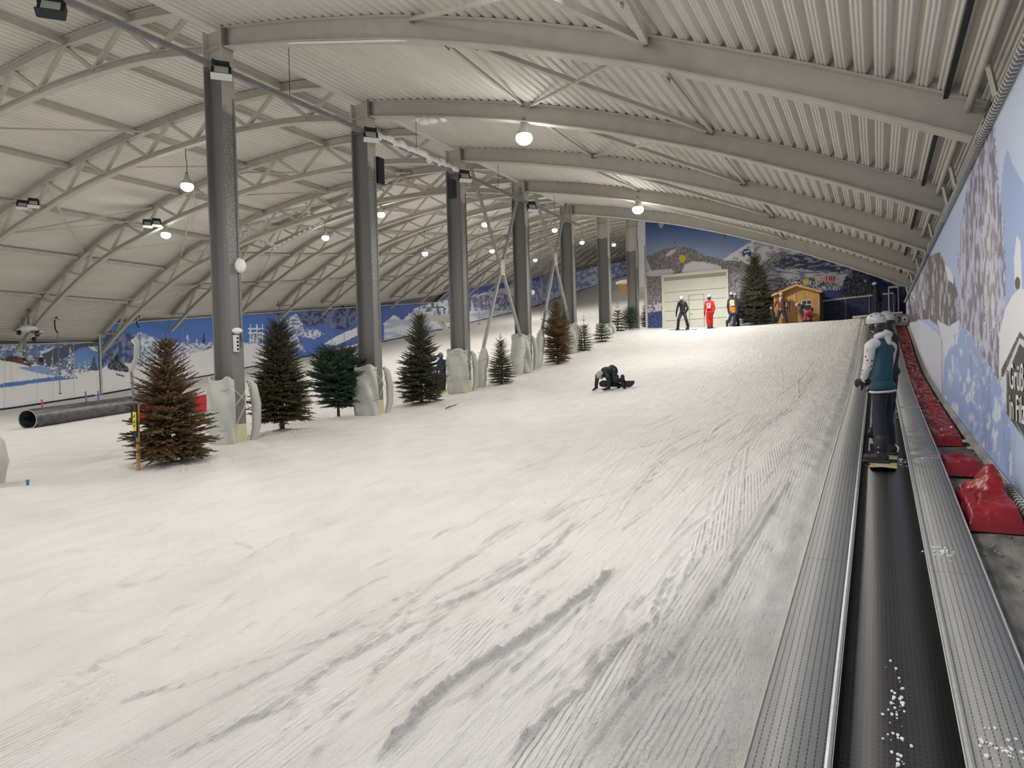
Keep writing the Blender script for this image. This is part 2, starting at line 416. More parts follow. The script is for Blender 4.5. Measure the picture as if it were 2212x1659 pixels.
for i in range(110):
    x0 = rx_.uniform(-60, 1500); y0 = rx_.uniform(1000, 1640); L_ = rx_.uniform(60, 260) * (y0 / 1300); vx_, vy_ = 1896 - x0, 700 - y0; n_ = math.hypot(vx_, vy_); vx_ /= n_; vy_ /= n_
    a_ = rx_.gauss(0, .14); dx_, dy_ = vx_ * math.cos(a_) - vy_ * math.sin(a_), vx_ * math.sin(a_) + vy_ * math.cos(a_); cv = rx_.gauss(0, .07) * L_
    if x0 + dx_ * L_ > 1640: continue
    track([at_ground(x0 + dx_ * L_ * t - dy_ * cv * 4 * t * (1 - t), y0 + dy_ * L_ * t + dx_ * cv * 4 * t * (1 - t))[:2] for t in (0, .33, .66, 1)], rx_.uniform(.014, .026), rx_.uniform(.008, .016), rx_.uniform(.006, .016), seed=300 + i)
rng = random.Random(11)
for i in range(340):
    y0 = rng.uniform(2, 24); x0 = rng.uniform(-11, -1.4) * (0.55 + y0 / 30); ln = rng.uniform(1.2, 5) * (.6 + y0 / 15); a = rng.gauss(.03, .22); c = rng.gauss(0, .06)
    pts = [(x0 + a * t * ln + c * t * t * ln, y0 + t * ln) for t in np.linspace(0, 1, 5)]
    if max(p[0] for p in pts) > -.9: continue
    track(pts, rng.uniform(.010, .022), rng.uniform(.003, .010), rng.uniform(.003, .010), seed=100 + i)
# groomed stripes survive only where nobody has skied: outlines carried to the ground from the photo
def gpoly(px): return [tuple(at_ground(*q)[:2]) for q in px]

def blur(a, n):
    for _ in range(n):
        p_ = np.pad(a, 1, mode='edge'); a = (p_[:-2, 1:-1] + p_[2:, 1:-1] + p_[1:-1, :-2] + p_[1:-1, 2:] + 2 * p_[1:-1, 1:-1]) / 6
    return a
groom = np.zeros_like(H); phase = (GX + .03 * GY) / .036
WX = GX + (fbm(GX * 3, GY * 2, 3, 61) - .5) * .25; WY = GY + (fbm(GX * 3 + 7, GY * 2, 3, 63) - .5) * .5
for px, an, amt in [([(960, 1800), (1060, 1680), (1110, 1600), (1200, 1500), (1300, 1420), (1430, 1330), (1490, 1290), (1500, 1330), (1440, 1470), (1380, 1570), (1330, 1658), (1250, 1800)], .06, 1.0),
                    ([(1270, 1800), (1350, 1658), (1420, 1540), (1500, 1400), (1560, 1290), (1610, 1290), (1590, 1430), (1540, 1560), (1500, 1680), (1450, 1800)], -.05, 1.0),
                    ([(1480, 1200), (1510, 1150), (1600, 1040), (1700, 950), (1740, 960), (1640, 1130), (1560, 1200), (1480, 1240)], .16, .9),
                    ([(1450, 1330), (1480, 1250), (1560, 1210), (1640, 1150), (1680, 1180), (1600, 1300), (1560, 1360)], .0, .8),
                    ([(1640, 1130), (1700, 1010), (1780, 860), (1800, 880), (1750, 1000), (1690, 1120)], .02, .7),
                    ([(1060, 1300), (1110, 1262), (1150, 1255), (1110, 1300), (1070, 1322)], .12, .8), ([(960, 1380), (1010, 1338), (1110, 1330), (1060, 1400), (980, 1430)], .10, .7),
                    ([(-100, 1658), (-60, 1590), (80, 1500), (260, 1430), (300, 1445), (160, 1560), (60, 1658)], .02, .55), ([(500, 1658), (640, 1560), (800, 1440), (860, 1430), (760, 1540), (640, 1658)], .05, .35),
                    ([(560, 1400), (700, 1330), (800, 1290), (760, 1350), (640, 1420)], .08, .4)]:
    mk = blur(inpoly(WX, WY, gpoly(px)).astype(float), 4); phase = np.where(mk > .004, (GX + an * GY) / .036, phase); groom = np.maximum(groom, smooth(.35, 1.0, mk) * amt)
jmp = (np.abs(np.diff(phase, axis=1) - np.diff(GX, axis=1) / .036) > .05).astype(float); jmp = np.pad(jmp, ((0, 0), (0, 1)))
jy = (np.abs(np.diff(phase, axis=0)) > .25).astype(float); jmp = np.maximum(jmp, np.pad(jy, ((0, 1), (0, 0))))
groom *= 1 - np.clip(blur(jmp, 5) * 6, 0, 1)
berm = np.clip((H - H0) / .03, 0, 1)
groom *= (1 - smooth(.05, .3, berm)) * (H > H0 - .006)
H += und * smooth(.3, 1.5, -GX - .5) + rough * .008 * np.where(GX > -1.5, 2.2, 1.0)
crumb = smooth(.10, .6, berm) + .8 * smooth(-1.45, -1.1, GX) + .55 * smooth(.55, .72, fbm(GX * .9, GY * .5, 3, 91)) * .6 + .04
# rough bank beside the conveyor
H += smooth(-1.5, -.9, GX) * .05 * fbm(GX * 5, GY * 3, 3, 21) - smooth(-.75, -.56, GX) * .06
# mounds round tree feet and columns
for cx_, cy_, rr, hh in [(*at_ground(607, 935)[:2], .5, .10), (*at_ground(735, 905)[:2], .45, .09), (*at_ground(372, 1003)[:2], .5, .06), (*at_ground(912, 872)[:2], .6, .08), (*at_ground(1808, 690)[:2], .7, .18), (*at_ground(0, 1075)[:2], .7, .14)]:
    H += hh * np.exp(-(((GX - cx_) ** 2 + (GY - cy_) ** 2) / rr ** 2))
H += .35 * np.exp(-(((GX + 14.6) / .9) ** 2)) * smooth(30, 36, GY)
V = np.stack([GX, GY, H], -1).reshape(-1, 3)

ms = bpy.data.materials.new('snow'); ms.use_nodes = True; nt = ms.node_tree; b = nt.nodes['Principled BSDF']
b.inputs['Roughness'].default_value = .55; b.inputs['Specular IOR Level'].default_value = .25
b.inputs['Subsurface Weight'].default_value = 0.0
tc = nt.nodes.new('ShaderNodeTexCoord'); mp = nt.nodes.new('ShaderNodeMapping'); mp.inputs['Scale'].default_value = (1, .45, 1)
nt.links.new(tc.outputs['Object'], mp.inputs[0])
n1 = nt.nodes.new('ShaderNodeTexNoise'); n1.inputs['Scale'].default_value = 3; n1.inputs['Detail'].default_value = 8; nt.links.new(mp.outputs[0], n1.inputs['Vector'])
n2 = nt.nodes.new('ShaderNodeTexNoise'); n2.inputs['Scale'].default_value = 55; n2.inputs['Detail'].default_value = 5; nt.links.new(tc.outputs['Object'], n2.inputs['Vector'])
mp3 = nt.nodes.new('ShaderNodeMapping'); mp3.inputs['Scale'].default_value = (14, 1.2, 1); nt.links.new(tc.outputs['Object'], mp3.inputs[0])
n3 = nt.nodes.new('ShaderNodeTexNoise'); n3.inputs['Scale'].default_value = 1.0; n3.inputs['Detail'].default_value = 7; n3.inputs['Roughness'].default_value = .65; nt.links.new(mp3.outputs[0], n3.inputs['Vector'])
r1 = nt.nodes.new('ShaderNodeValToRGB'); r1.color_ramp.elements[0].color = (.76, .74, .70, 1); r1.color_ramp.elements[1].color = (.83, .812, .78, 1)
r1.color_ramp.elements[0].position = .3; r1.color_ramp.elements[1].position = .6
nt.links.new(n1.outputs['Fac'], r1.inputs[0]); nt.links.new(r1.outputs[0], b.inputs['Base Color'])
b1 = nt.nodes.new('ShaderNodeBump'); b1.inputs['Strength'].default_value = .6; b1.inputs['Distance'].default_value = .012; nt.links.new(n2.outputs['Fac'], b1.inputs['Height'])
b2 = nt.nodes.new('ShaderNodeBump'); b2.inputs['Strength'].default_value = .8; b2.inputs['Distance'].default_value = .05; nt.links.new(n3.outputs['Fac'], b2.inputs['Height'])
nt.links.new(b1.outputs[0], b2.inputs['Normal'])
def atn(nm): a_ = nt.nodes.new('ShaderNodeAttribute'); a_.attribute_name = nm; return a_.outputs['Fac']
def mth(op, a_, c_): 
    n_ = nt.nodes.new('ShaderNodeMath'); n_.operation = op
    for i_, v_ in enumerate((a_, c_)):
        if isinstance(v_, (int, float)): n_.inputs[i_].default_value = v_
        else: nt.links.new(v_, n_.inputs[i_])
    return n_.outputs[0]
n4 = nt.nodes.new('ShaderNodeTexNoise'); n4.inputs['Scale'].default_value = 26; n4.inputs['Detail'].default_value = 6; n4.inputs['Roughness'].default_value = .7; nt.links.new(tc.outputs['Object'], n4.inputs['Vector'])
sn = nt.nodes.new('ShaderNodeMath'); sn.operation = 'SINE'; nt.links.new(mth('MULTIPLY', atn('phase'), 6.2832), sn.inputs[0])
hh = mth('ADD', mth('MULTIPLY', mth('MULTIPLY', sn.outputs[0], atn('groom')), .0045), mth('MULTIPLY', mth('MULTIPLY', n4.outputs['Fac'], atn('crumb')), .028))
b3 = nt.nodes.new('ShaderNodeBump'); b3.inputs['Strength'].default_value = 1.0; b3.inputs['Distance'].default_value = 1.0; nt.links.new(hh, b3.inputs['Height'])
nt.links.new(b2.outputs[0], b3.inputs['Normal']); nt.links.new(b3.outputs[0], b.inputs['Normal'])
M['snow'] = ms
structure(fast_mesh('floor', V, grid_quads(len(gy), len(gx)), ms, floats={'groom': groom.ravel(), 'phase': phase.ravel(), 'crumb': np.clip(blur(crumb, 2), 0, 1.3).ravel()}))
gx2 = knots([(-46, -13.2, .8)]); gy2 = knots([(43, 160, 1.0)]); A, B = np.meshgrid(gx2, gy2)
V = np.stack([A, B, ground(A, B) + (fbm(A * .3, B * .2, 3, 3) - .5) * .12], -1).reshape(-1, 3)
structure(fast_mesh('floor', V, grid_quads(len(gy2), len(gx2)), ms))
# grey service strip between conveyor and banner
gx3 = np.array([.6, .68, .8, .95, 1.1, 1.25, 2.3]); gy3 = knots([(-7, 45, .15)]); A, B = np.meshgrid(gx3, gy3)
tw = np.interp(B, _YY, T_WALL); Z = tw - .06 + (fbm(A * 6, B * 4, 3, 8) - .5) * .06
structure(fast_mesh('floor', np.stack([A, B, Z], -1).reshape(-1, 3), grid_quads(len(gy3), len(gx3)), mat('dirty_concrete', (.26, .25, .225), .85, noise=.6, nscale=5, bump=.6, bscale=30, stretch=(1.5, .6, 1))))

# ---- right hall roof beams -------------------------------------------------------
bx = np.linspace(-13.0, 1.30, 30); sx, sz = smooth_arc([-13.4] + RX[1:], RZ, 60); o_ = np.argsort(sx)
bz = np.interp(bx, sx[o_], sz[o_]) - .005
def roof_beam(k):
    root = empty('roof_beam', (0, yk(k), dz_right(k)))
    m = MB(); m.sweep([(x, 0, z) for x, z in zip(bx, bz)], ibeam_sec(.46, .26, .03, .022)); m.build('girder', M['steel'], root, smooth=30)
    for side, xe, sg in ((0, -12.96, 1), (1, 1.27, -1)):
        i = 0 if side == 0 else -1; zt = bz[i]
        m = MB(); m.box((xe, 0, zt - .24), (.03, .27, .50))
        for yy in (-.09, .09):
            for zz in (-.09, -.19, -.29, -.39):
                m.tube([(xe + sg * .015, yy, zt + zz), (xe + sg * .045, yy, zt + zz)], .022, 6)
        m.build('end_plate', M['galv'], root)
    return root
for k in range(-2, 7):
    r = roof_beam(k)
    if 0 <= k <= 4: lab = ORD[k] + ' curved steel roof beam from the camera, spanning slope to banner wall'
    else: lab = ('curved steel roof beam outside the picture, ' + ORD[-k - 1] + ' behind the camera') if k < 0 else ('curved steel roof beam ' + ['just', 'farther'][k - 5] + ' beyond the fifth beam, above the back wall')
    tag(r, lab, 'beam', 'curved roof beams over the right slope', 'thing')
# long diagonal wind braces on the right roof
def brace(name, label, p, q, r=.045, group='diagonal braces under the right roof', mt='steel', cat='brace'):
    root = empty(name, tuple(p)); d = Vector(q) - Vector(p)
    m = MB(); m.bar((0, 0, 0), d, r * 2, r * 2); m.build('rod', M[mt], root)
    dn = d.normalized()
    for e in (Vector((0, 0, 0)), d): m = MB(); m.bar(e - dn * .02 + Vector((0, 0, .02)), e + dn * .22 * (1 if e.length < .01 else -1), .02, .16); m.build('gusset', M['galv'], root)
    return tag(root, label, cat, group)
def rp(x, y, k, dz=0): p = at_y(x, y, yk(k)); p[2] += dz; return p
bn = [((885, 40), 0, (1330, -60), -1, 'angle brace meeting the nearest beam left of its middle'),
      ((1395, 92), 0, (1140, -30), -1, 'thick tube brace descending onto the nearest beam from above'),
      ((1395, 92), 0, (1340, -10), -1, 'short angle brace meeting the nearest beam beside the tube brace'),
      ((1130, 222), 1, (960, 92), 0, 'thin strut from nearest beam to second beam above the near lamp'),
      ((1540, 283), 1, (1010, 92), 0, 'long tube brace crossing the bay between first and second beams'),
      ((1145, 222), 1, (1335, 128), 0, 'angle brace rising right from the second beam above the near lamp'),
      ((1540, 283), 1, (1440, 160), 0, 'thin strut joining second beam near its middle'),
      ((1610, 398), 2, (1210, 262), 1, 'long tube brace crossing the bay between second and third beams'),
      ((1280, 332), 2, (1170, 262), 1, 'thin strut from second beam down to third beam'),
      ((1280, 332), 2, (1450, 300), 1, 'angle brace rising right from the third beam'),
      ((1610, 398), 2, (1540, 310), 1, 'thin strut joining the third beam at right of its middle'),
      ((1672, 468), 3, (1300, 358), 2, 'long tube brace crossing the bay between third and fourth beams'),
      ((1672, 468), 3, (1610, 400), 2, 'thin strut joining the fourth beam at right of its middle'),
      ((1380, 408), 3, (1245, 350), 2, 'thin strut above the second pendant lamp'),
      ((1700, 510), 4, (1330, 425), 3, 'long tube brace crossing the bay between fourth and fifth beams'),
      ((1690, 508), 4, (1660, 470), 3, 'thin strut joining the farthest beam at right of its middle')]
for a, ka, b_, kb, lab in bn:
    def under(x, y, k):
        p = at_y(x, y, yk(k)); z = rz_(p[0]) - .1
        return (p[0], yk(k), min(p[2], z + .05))
    thick = 'tube' in lab
    brace('roof_brace', lab, under(*a, ka), under(*b_, kb), .045 if thick else .03)

# ---- columns --------------------------------------------------------------------
mc = bpy.data.materials.new('column_paint'); mc.use_nodes = True; nt = mc.node_tree; b = nt.nodes['Principled BSDF']
tc = nt.nodes.new('ShaderNodeTexCoord'); sp = nt.nodes.new('ShaderNodeSeparateXYZ'); nt.links.new(tc.outputs['Object'], sp.inputs[0])
ns = nt.nodes.new('ShaderNodeTexNoise'); ns.inputs['Scale'].default_value = 5; ns.inputs['Detail'].default_value = 4; nt.links.new(tc.outputs['Object'], ns.inputs['Vector'])
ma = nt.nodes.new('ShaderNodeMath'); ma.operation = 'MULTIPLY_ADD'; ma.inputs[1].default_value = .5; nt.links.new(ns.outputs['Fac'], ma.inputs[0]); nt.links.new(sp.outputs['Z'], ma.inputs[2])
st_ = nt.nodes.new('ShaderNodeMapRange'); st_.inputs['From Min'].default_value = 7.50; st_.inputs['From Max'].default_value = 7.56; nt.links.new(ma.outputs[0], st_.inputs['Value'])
# the flange that faces the slope is lighter from its top down to the lighting rail
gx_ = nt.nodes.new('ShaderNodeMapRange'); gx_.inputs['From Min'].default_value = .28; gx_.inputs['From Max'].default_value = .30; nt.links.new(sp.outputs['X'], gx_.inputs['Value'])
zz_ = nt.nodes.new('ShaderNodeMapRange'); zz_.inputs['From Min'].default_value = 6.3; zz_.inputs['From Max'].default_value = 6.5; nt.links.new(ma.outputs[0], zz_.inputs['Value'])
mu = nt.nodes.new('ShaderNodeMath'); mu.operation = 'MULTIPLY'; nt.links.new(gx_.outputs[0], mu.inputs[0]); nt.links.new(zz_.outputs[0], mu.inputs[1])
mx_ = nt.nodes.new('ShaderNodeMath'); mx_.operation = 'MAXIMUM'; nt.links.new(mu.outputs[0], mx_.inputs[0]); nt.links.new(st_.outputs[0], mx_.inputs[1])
# hoar frost speckle on the flange
fr = nt.nodes.new('ShaderNodeTexNoise'); fr.inputs['Scale'].default_value = 28; fr.inputs['Detail'].default_value = 3; nt.links.new(tc.outputs['Object'], fr.inputs['Vector'])
frr = nt.nodes.new('ShaderNodeMapRange'); frr.inputs['From Min'].default_value = .53; frr.inputs['From Max'].default_value = .66; nt.links.new(fr.outputs['Fac'], frr.inputs['Value'])
fz = nt.nodes.new('ShaderNodeMapRange'); fz.inputs['From Min'].default_value = 2.2; fz.inputs['From Max'].default_value = 3.6; nt.links.new(ma.outputs[0], fz.inputs['Value'])
fm = nt.nodes.new('ShaderNodeMath'); fm.operation = 'MULTIPLY'; nt.links.new(frr.outputs[0], fm.inputs[0]); nt.links.new(gx_.outputs[0], fm.inputs[1])
fm2 = nt.nodes.new('ShaderNodeMath'); fm2.operation = 'MULTIPLY'; nt.links.new(fm.outputs[0], fm2.inputs[0]); nt.links.new(fz.outputs[0], fm2.inputs[1])
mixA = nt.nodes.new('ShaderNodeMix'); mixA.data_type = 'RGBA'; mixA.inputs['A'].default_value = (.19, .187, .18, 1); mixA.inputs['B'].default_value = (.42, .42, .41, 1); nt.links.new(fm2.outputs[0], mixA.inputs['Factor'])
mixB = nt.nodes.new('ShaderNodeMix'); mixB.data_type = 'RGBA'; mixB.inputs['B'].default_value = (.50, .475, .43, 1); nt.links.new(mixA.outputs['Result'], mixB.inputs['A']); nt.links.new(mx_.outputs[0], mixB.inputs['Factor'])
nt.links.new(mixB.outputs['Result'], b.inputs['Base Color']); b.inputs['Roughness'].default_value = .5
M['column'] = mc
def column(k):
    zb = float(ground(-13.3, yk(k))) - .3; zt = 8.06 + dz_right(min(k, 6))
    root = empty('steel_column', (-13.325, yk(k) - (.5 if k < 0 else 0), 0))
    b2, d2, tf, tw = .16, .325, .04, .022
    sec = [(-d2, -b2), (-d2 + tf, -b2), (-d2 + tf, -tw), (d2 - tf, -tw), (d2 - tf, -b2), (d2, -b2), (d2, b2), (d2 - tf, b2), (d2 - tf, tw), (-d2 + tf, tw), (-d2 + tf, b2), (-d2, b2)]
    m = MB(); n = len(sec)
    m.add([(a, b, z) for z in (zb, zt) for a, b in sec], [(j, (j + 1) % n, n + (j + 1) % n, n + j) for j in range(n)] + [tuple(range(n - 1, -1, -1)), tuple(range(n, 2 * n))])
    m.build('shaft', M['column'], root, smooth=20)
    for z in (zt - .9, zt - .45): m = MB(); m.box((0, .08, z), (.56, .14, .02)); m.box((0, -.08, z), (.56, .14, .02)); m.build('stiffener', M['column'], root)
    m = MB(); m.tube([(d2 + .02, .10, zt - 1.6), (d2 + .02, .10, zb + 1.3 + 1.2)], .014, 6); m.build('conduit', M['galv'], root)
    return root
cl = ['tall grey steel column beside the brown spruce, nearest to camera', 'second grey steel column, between the round fir and tall green spruce', 'third grey steel column with a black speaker strapped on', 'fourth grey steel column between the two cross braces', 'fifth grey steel column, last one carrying the lighting rail', 'sixth grey steel column rising out of low firs', 'seventh grey steel column, farthest, beside the mural edge']
for k in range(7): tag(column(k), cl[k], 'column', 'steel columns along the slope edge', 'thing')
for k in (-1, -2): tag(column(k), 'grey steel column outside the picture, ' + ORD[-k - 1] + ' one behind the camera', 'column', 'steel columns along the slope edge', 'thing')

# ---- left hall roof trusses -----------------------------------------------------
tx, tz = smooth_arc(LX, LZ, 60)
def tt(x, off=0): o = np.argsort(tx); return float(np.interp(x, tx[o], tz[o])) - .01 - off
def make_truss(parts=True):
    root = empty('roof_truss', (0, 0, 0))
    xs = np.linspace(-13.7, -44.6, 34)
    m = MB(); m.sweep([(x, 0, tt(x, .03)) for x in xs], ibeam_sec(.26, .20, .022, .018)); m.build('top_chord', M['steel'], root, smooth=30)
    m = MB(); m.sweep([(x, 0, tt(x, 1.12 if x > -40 else 1.12 + .0 * (x + 40))) for x in xs], ibeam_sec(.20, .20, .02, .018)); m.build('bottom_chord', M['steel'], root, smooth=30)
    nodes = np.linspace(-14.2, -44.3, 23); wb = MB()
    for i in range(len(nodes) - 1):
        a, b = nodes[i], nodes[i + 1]
        p, q = ((a, 0, tt(a, .24)), (b, 0, tt(b, 1.14))) if i % 2 == 0 else ((a, 0, tt(a, 1.14)), (b, 0, tt(b, .24)))
        if parts: w1 = MB(); w1.bar(p, q, .105, .105); w1.build('web_brace', M['steel'], root)
        else: wb.bar(p, q, .105, .105)
    if not parts: wb.build('web_brace', M['steel'], root)
    return root
def dress_ties(root, k):
    # struts from this truss to the next one up the hall
    h = dz_left(k + 1) - dz_left(k)
    for i, x in enumerate((-16.6, -19.6, -24.3, -28.9, -33.4, -37.6, -41.4)):
        o1 = .13 if i % 2 == 0 else .13
        m = MB(); m.bar((x, .13, tt(x, o1 + .03)), (x, D - .13, tt(x, o1 + .03) + h), .15, .15); m.build('tie_strut', M['steel'] if i < 5 else M['white_steel'], root)
        if i in (2, 4, 6):
            m = MB(); m.bar((x - .8, .1, tt(x - .8, 1.2)), (x + .7, D - .1, tt(x + .7, .3) + h), .05, .05); m.build('knee_brace', M['steel'], root)
t_full = make_truss(True); t_lite = make_truss(False); used = set()
for k in range(-2, 30):
    src = t_full if k <= 9 else t_lite
    if src.name in used: r = copy_tree(src)
    else: r = src; used.add(src.name)
    r.location = (0, yk(k), dz_left(k))
for k, r in enumerate(sorted([o for o in COL.objects if o.name.startswith('roof_truss')], key=lambda o: o.location.y)):
    kk = k - 2
    if kk <= 9: dress_ties(r, kk)
    lab = (ORD[kk] + ' arched steel lattice truss of the left hall, counted from the camera') if 0 <= kk <= 9 else (ORD[-kk - 1] + ' arched lattice truss behind the first, outside the picture above the camera' if kk < 0 else ORD[kk] + ' arched lattice truss, small and distant, far up the left hall')
    tag(r, lab, 'truss', 'far trusses up the left hall' if kk > 9 else ('trusses above the camera' if kk < 0 else 'arched trusses of the left hall'), 'thing')
# diagonal rods in some bays of the left roof
for i, (k, x1, x2) in enumerate([(1, -31, -37), (1, -37, -31), (2, -28, -36), (3, -30, -38), (3, -20, -25), (2, -25, -19), (4, -33, -41)]):
    h = dz_left(k + 1) - dz_left(k)
    brace('roof_brace', 'slim wind brace ' + ['sloping left', 'sloping right'][x1 < x2] + ' between ' + ORD[k] + ' and ' + ORD[k + 1] + ' arched trusses ' + ['low near the wall', 'near the columns'][max(x1, x2) > -26],
          (x1, yk(k) + .1, tt(x1, .2) + dz_left(k)), (x2, yk(k + 1) - .1, tt(x2, .2) + dz_left(k + 1)), .035, 'wind braces under the left roof', 'white_steel')
# ================================================================== printed murals (flat printed banners)
def srgb(c): c = np.asarray(c, float) / 255.0; return np.where(c <= .04045, c / 12.92, ((c + .055) / 1.055) ** 2.4)
class Paint:
    def __init__(s, px, py, base): s.x = px; s.y = py; s.c = np.zeros(px.shape + (3,)) + np.array(base, float)
    def put(s, mask, col, a=1.0):
        m = (mask.astype(float) * a)[..., None]; s.c = s.c * (1 - m) + np.array(col, float) * m if np.ndim(col) == 1 or isinstance(col, tuple) else s.c * (1 - m) + col * m
    def poly(s, P, col, a=1.0, jit=0, seed=0, col2=None, sx=.2, sy=.2, lo=.45, hi=.55):
        lo, hi = lo - .06, hi + .08
        x, y = s.x, s.y
        if jit: x = x + (fbm(s.x * .25, s.y * .25, 3, seed) - .5) * jit * 2; y = y + (fbm(s.x * .25 + 9, s.y * .25, 3, seed + 5) - .5) * jit * 2
        m = inpoly(x, y, P); s.put(m, col, a)
        if col2 is not None:
            t = smooth(lo, hi, fbm(s.x * sx, s.y * sy, 4, seed + 3)); s.put(m, col2, t * a)
        return m
    def ellipse(s, cx, cy, rx, ry, col, a=1.0):
        m = ((s.x - cx) / rx) ** 2 + ((s.y - cy) / ry) ** 2 < 1; s.put(m, col, a); return m
    def linear(s, k=1.0): return np.clip(srgb(np.clip(s.c, 0, 255)) * k, 0, .95).reshape(-1, 3)

# ---- back wall with the mountain and balloon print ---------------------------------
YB = 42.2
bxs = np.linspace(-13.05, 1.9, 640); bzs = np.linspace(1.6, 11.2, 330)
A, B = np.meshgrid(bxs, bzs)
top = np.interp(A, np.array(sx)[o_], np.array(sz)[o_]) + 1.85
Bc = np.minimum(B, top)
PX, PY = to_px(np.stack([A, np.full_like(A, YB), Bc], -1))
p = Paint(PX, PY, (62, 92, 150))
t = smooth(450, 560, PY + (PX - 1400) * -.08)[..., None]
p.c = np.array([50, 80, 140]) * (1 - t) + np.array([158, 172, 200]) * t
tr = smooth(1480, 1640, PX)[..., None] * .35; p.c = p.c * (1 - tr) + np.array([150, 165, 195]) * tr
p.poly([(1560, 562), (1580, 548), (1602, 534), (1622, 522), (1634, 514), (1650, 517), (1680, 526), (1720, 540), (1760, 556), (1760, 600), (1560, 600)], (222, 222, 226), jit=3, seed=1, col2=(160, 162, 175), sx=.12, sy=.2, lo=.52, hi=.62)
p.poly([(1630, 600), (1650, 566), (1675, 548), (1690, 543), (1720, 553), (1760, 560), (1790, 600)], (122, 120, 128), jit=2, seed=4, col2=(175, 175, 182), sx=.5, sy=.3, lo=.52, hi=.6)
p.poly([(1395, 556), (1412, 548), (1436, 538), (1458, 533), (1478, 533), (1500, 540), (1524, 552), (1560, 561), (1600, 564), (1650, 585), (1700, 620), (1700, 720), (1395, 720)], (104, 99, 102), jit=2.5, seed=7, col2=(172, 168, 172), sx=.9, sy=.5, lo=.40, hi=.66)
p.poly([(1438, 550), (1450, 540), (1462, 539), (1452, 550), (1440, 554)], (205, 205, 210), seed=2)
p.poly([(1472, 588), (1480, 572), (1495, 565), (1520, 566), (1545, 571), (1560, 578), (1560, 592)], (218, 218, 222), jit=2, seed=11)
p.poly([(1395, 596), (1400, 584), (1425, 583), (1452, 581), (1458, 588), (1440, 596)], (205, 204, 210), jit=2, seed=13)
p.poly([(1395, 556), (1400, 566), (1406, 582), (1397, 584)], (190, 196, 214))
p.poly([(1397, 655), (1430, 652), (1430, 676), (1397, 676)], (200, 198, 202), jit=5, seed=15, col2=(120, 115, 118), sx=.3, sy=.3)
p.poly([(1397, 676), (1430, 672), (1430, 712), (1397, 712)], (52, 62, 110), jit=3, seed=16, col2=(90, 98, 140), sx=.9, sy=.3)
p.poly([(1577, 590), (1610, 590), (1640, 600), (1650, 640), (1640, 700), (1577, 700)], (165, 162, 168), jit=4, seed=17, col2=(90, 84, 88), sx=.9, sy=.5, lo=.5, hi=.62)
p.poly([(1655, 592), (1680, 572), (1720, 562), (1760, 556), (1840, 590), (1900, 612), (1960, 650), (1960, 720), (1655, 720)], (196, 194, 204), jit=3, seed=19, col2=(120, 122, 142), sx=.06, sy=.35, lo=.5, hi=.6)
p.poly([(1660, 575), (1700, 552), (1738, 545), (1765, 553), (1815, 568), (1860, 586), (1790, 590), (1730, 580), (1700, 582)], (70, 76, 100), jit=3, seed=23, col2=(170, 172, 186), sx=.10, sy=.35, lo=.54, hi=.62)
for i in range(26):
    rr = random.Random(i); x = rr.uniform(1670, 1860); y = rr.uniform(574, 640) + (x - 1760) * .12
    p.poly([(x, y), (x + rr.uniform(10, 34), y + rr.uniform(-5, 1)), (x + rr.uniform(12, 30), y + rr.uniform(1, 4))], (84, 84, 104), .75, jit=2, seed=i)
p.poly([(1680, 612), (1720, 598), (1760, 604), (1800, 610), (1830, 622), (1830, 640), (1680, 640)], (198, 196, 202), jit=3, seed=29, col2=(64, 62, 74), sx=.5, sy=.5, lo=.45, hi=.55)
p.poly([(1775, 628), (1960, 618), (1960, 665), (1775, 668)], (56, 66, 118), jit=2, seed=31)
p.poly([(1818, 640), (1822, 604), (1840, 586), (1858, 582), (1880, 594), (1900, 600), (1960, 630), (1960, 700), (1835, 680)], (34, 34, 44), jit=4, seed=33, col2=(120, 116, 126), sx=.7, sy=.5, lo=.56, hi=.64)
p.poly([(1878, 590), (1905, 602), (1960, 640), (1960, 700), (1890, 700)], (18, 24, 60), jit=4, seed=35, col2=(36, 44, 92), sx=.3, sy=.3)
p.poly([(1775, 660), (1800, 654), (1835, 668), (1845, 700), (1775, 712)], (170, 168, 180), jit=4, seed=37, col2=(60, 58, 76), sx=.25, sy=.5)
p.poly([(1775, 690), (1840, 676), (1850, 720), (1775, 720)], (110, 104, 118), jit=4, seed=39, col2=(50, 48, 62), sx=.3, sy=.6)
def balloon(cx, cy, r, col, col2=None):
    p.poly([(cx - r * .75, cy + r * .35), (cx + r * .75, cy + r * .35), (cx + r * .18, cy + r * 1.35), (cx - r * .18, cy + r * 1.35)], col)
    p.ellipse(cx, cy, r, r * 1.0, col)
    if col2 is not None: p.put((((p.x - cx) / r) ** 2 + ((p.y - cy) / r) ** 2 < 1) & (np.sin((p.x - cx) / r * 7) > .1), col2, .8)
    p.ellipse(cx, cy + r * 1.55, r * .18, r * .16, (60, 50, 50))
balloon(1613, 547, 10, (62, 78, 140)); p.poly([(1606, 556), (1612, 548), (1620, 556), (1613, 562)], (225, 228, 235)); p.poly([(1607, 543), (1620, 541), (1620, 544), (1607, 546)], (215, 220, 235))
balloon(1474, 558, 7.5, (212, 188, 60)); balloon(1428, 486, 5.5, (176, 176, 186)); balloon(1566, 504, 6, (70, 72, 84), (120, 120, 130)); balloon(1458, 524, 1.8, (60, 80, 120)); balloon(1606, 508, 2, (60, 70, 100))
balloon(1741, 608, 6, (206, 198, 84)); balloon(1765, 601, 5.5, (208, 200, 92)); balloon(1787, 602, 7, (176, 66, 82), (226, 200, 206)); balloon(1798, 602, 6, (170, 50, 70), (220, 150, 160)); balloon(1837, 594, 6, (70, 96, 96), (150, 160, 160)); balloon(1869, 607, 3, (150, 150, 160))
V = np.stack([A, np.full_like(A, YB), Bc], -1).reshape(-1, 3)
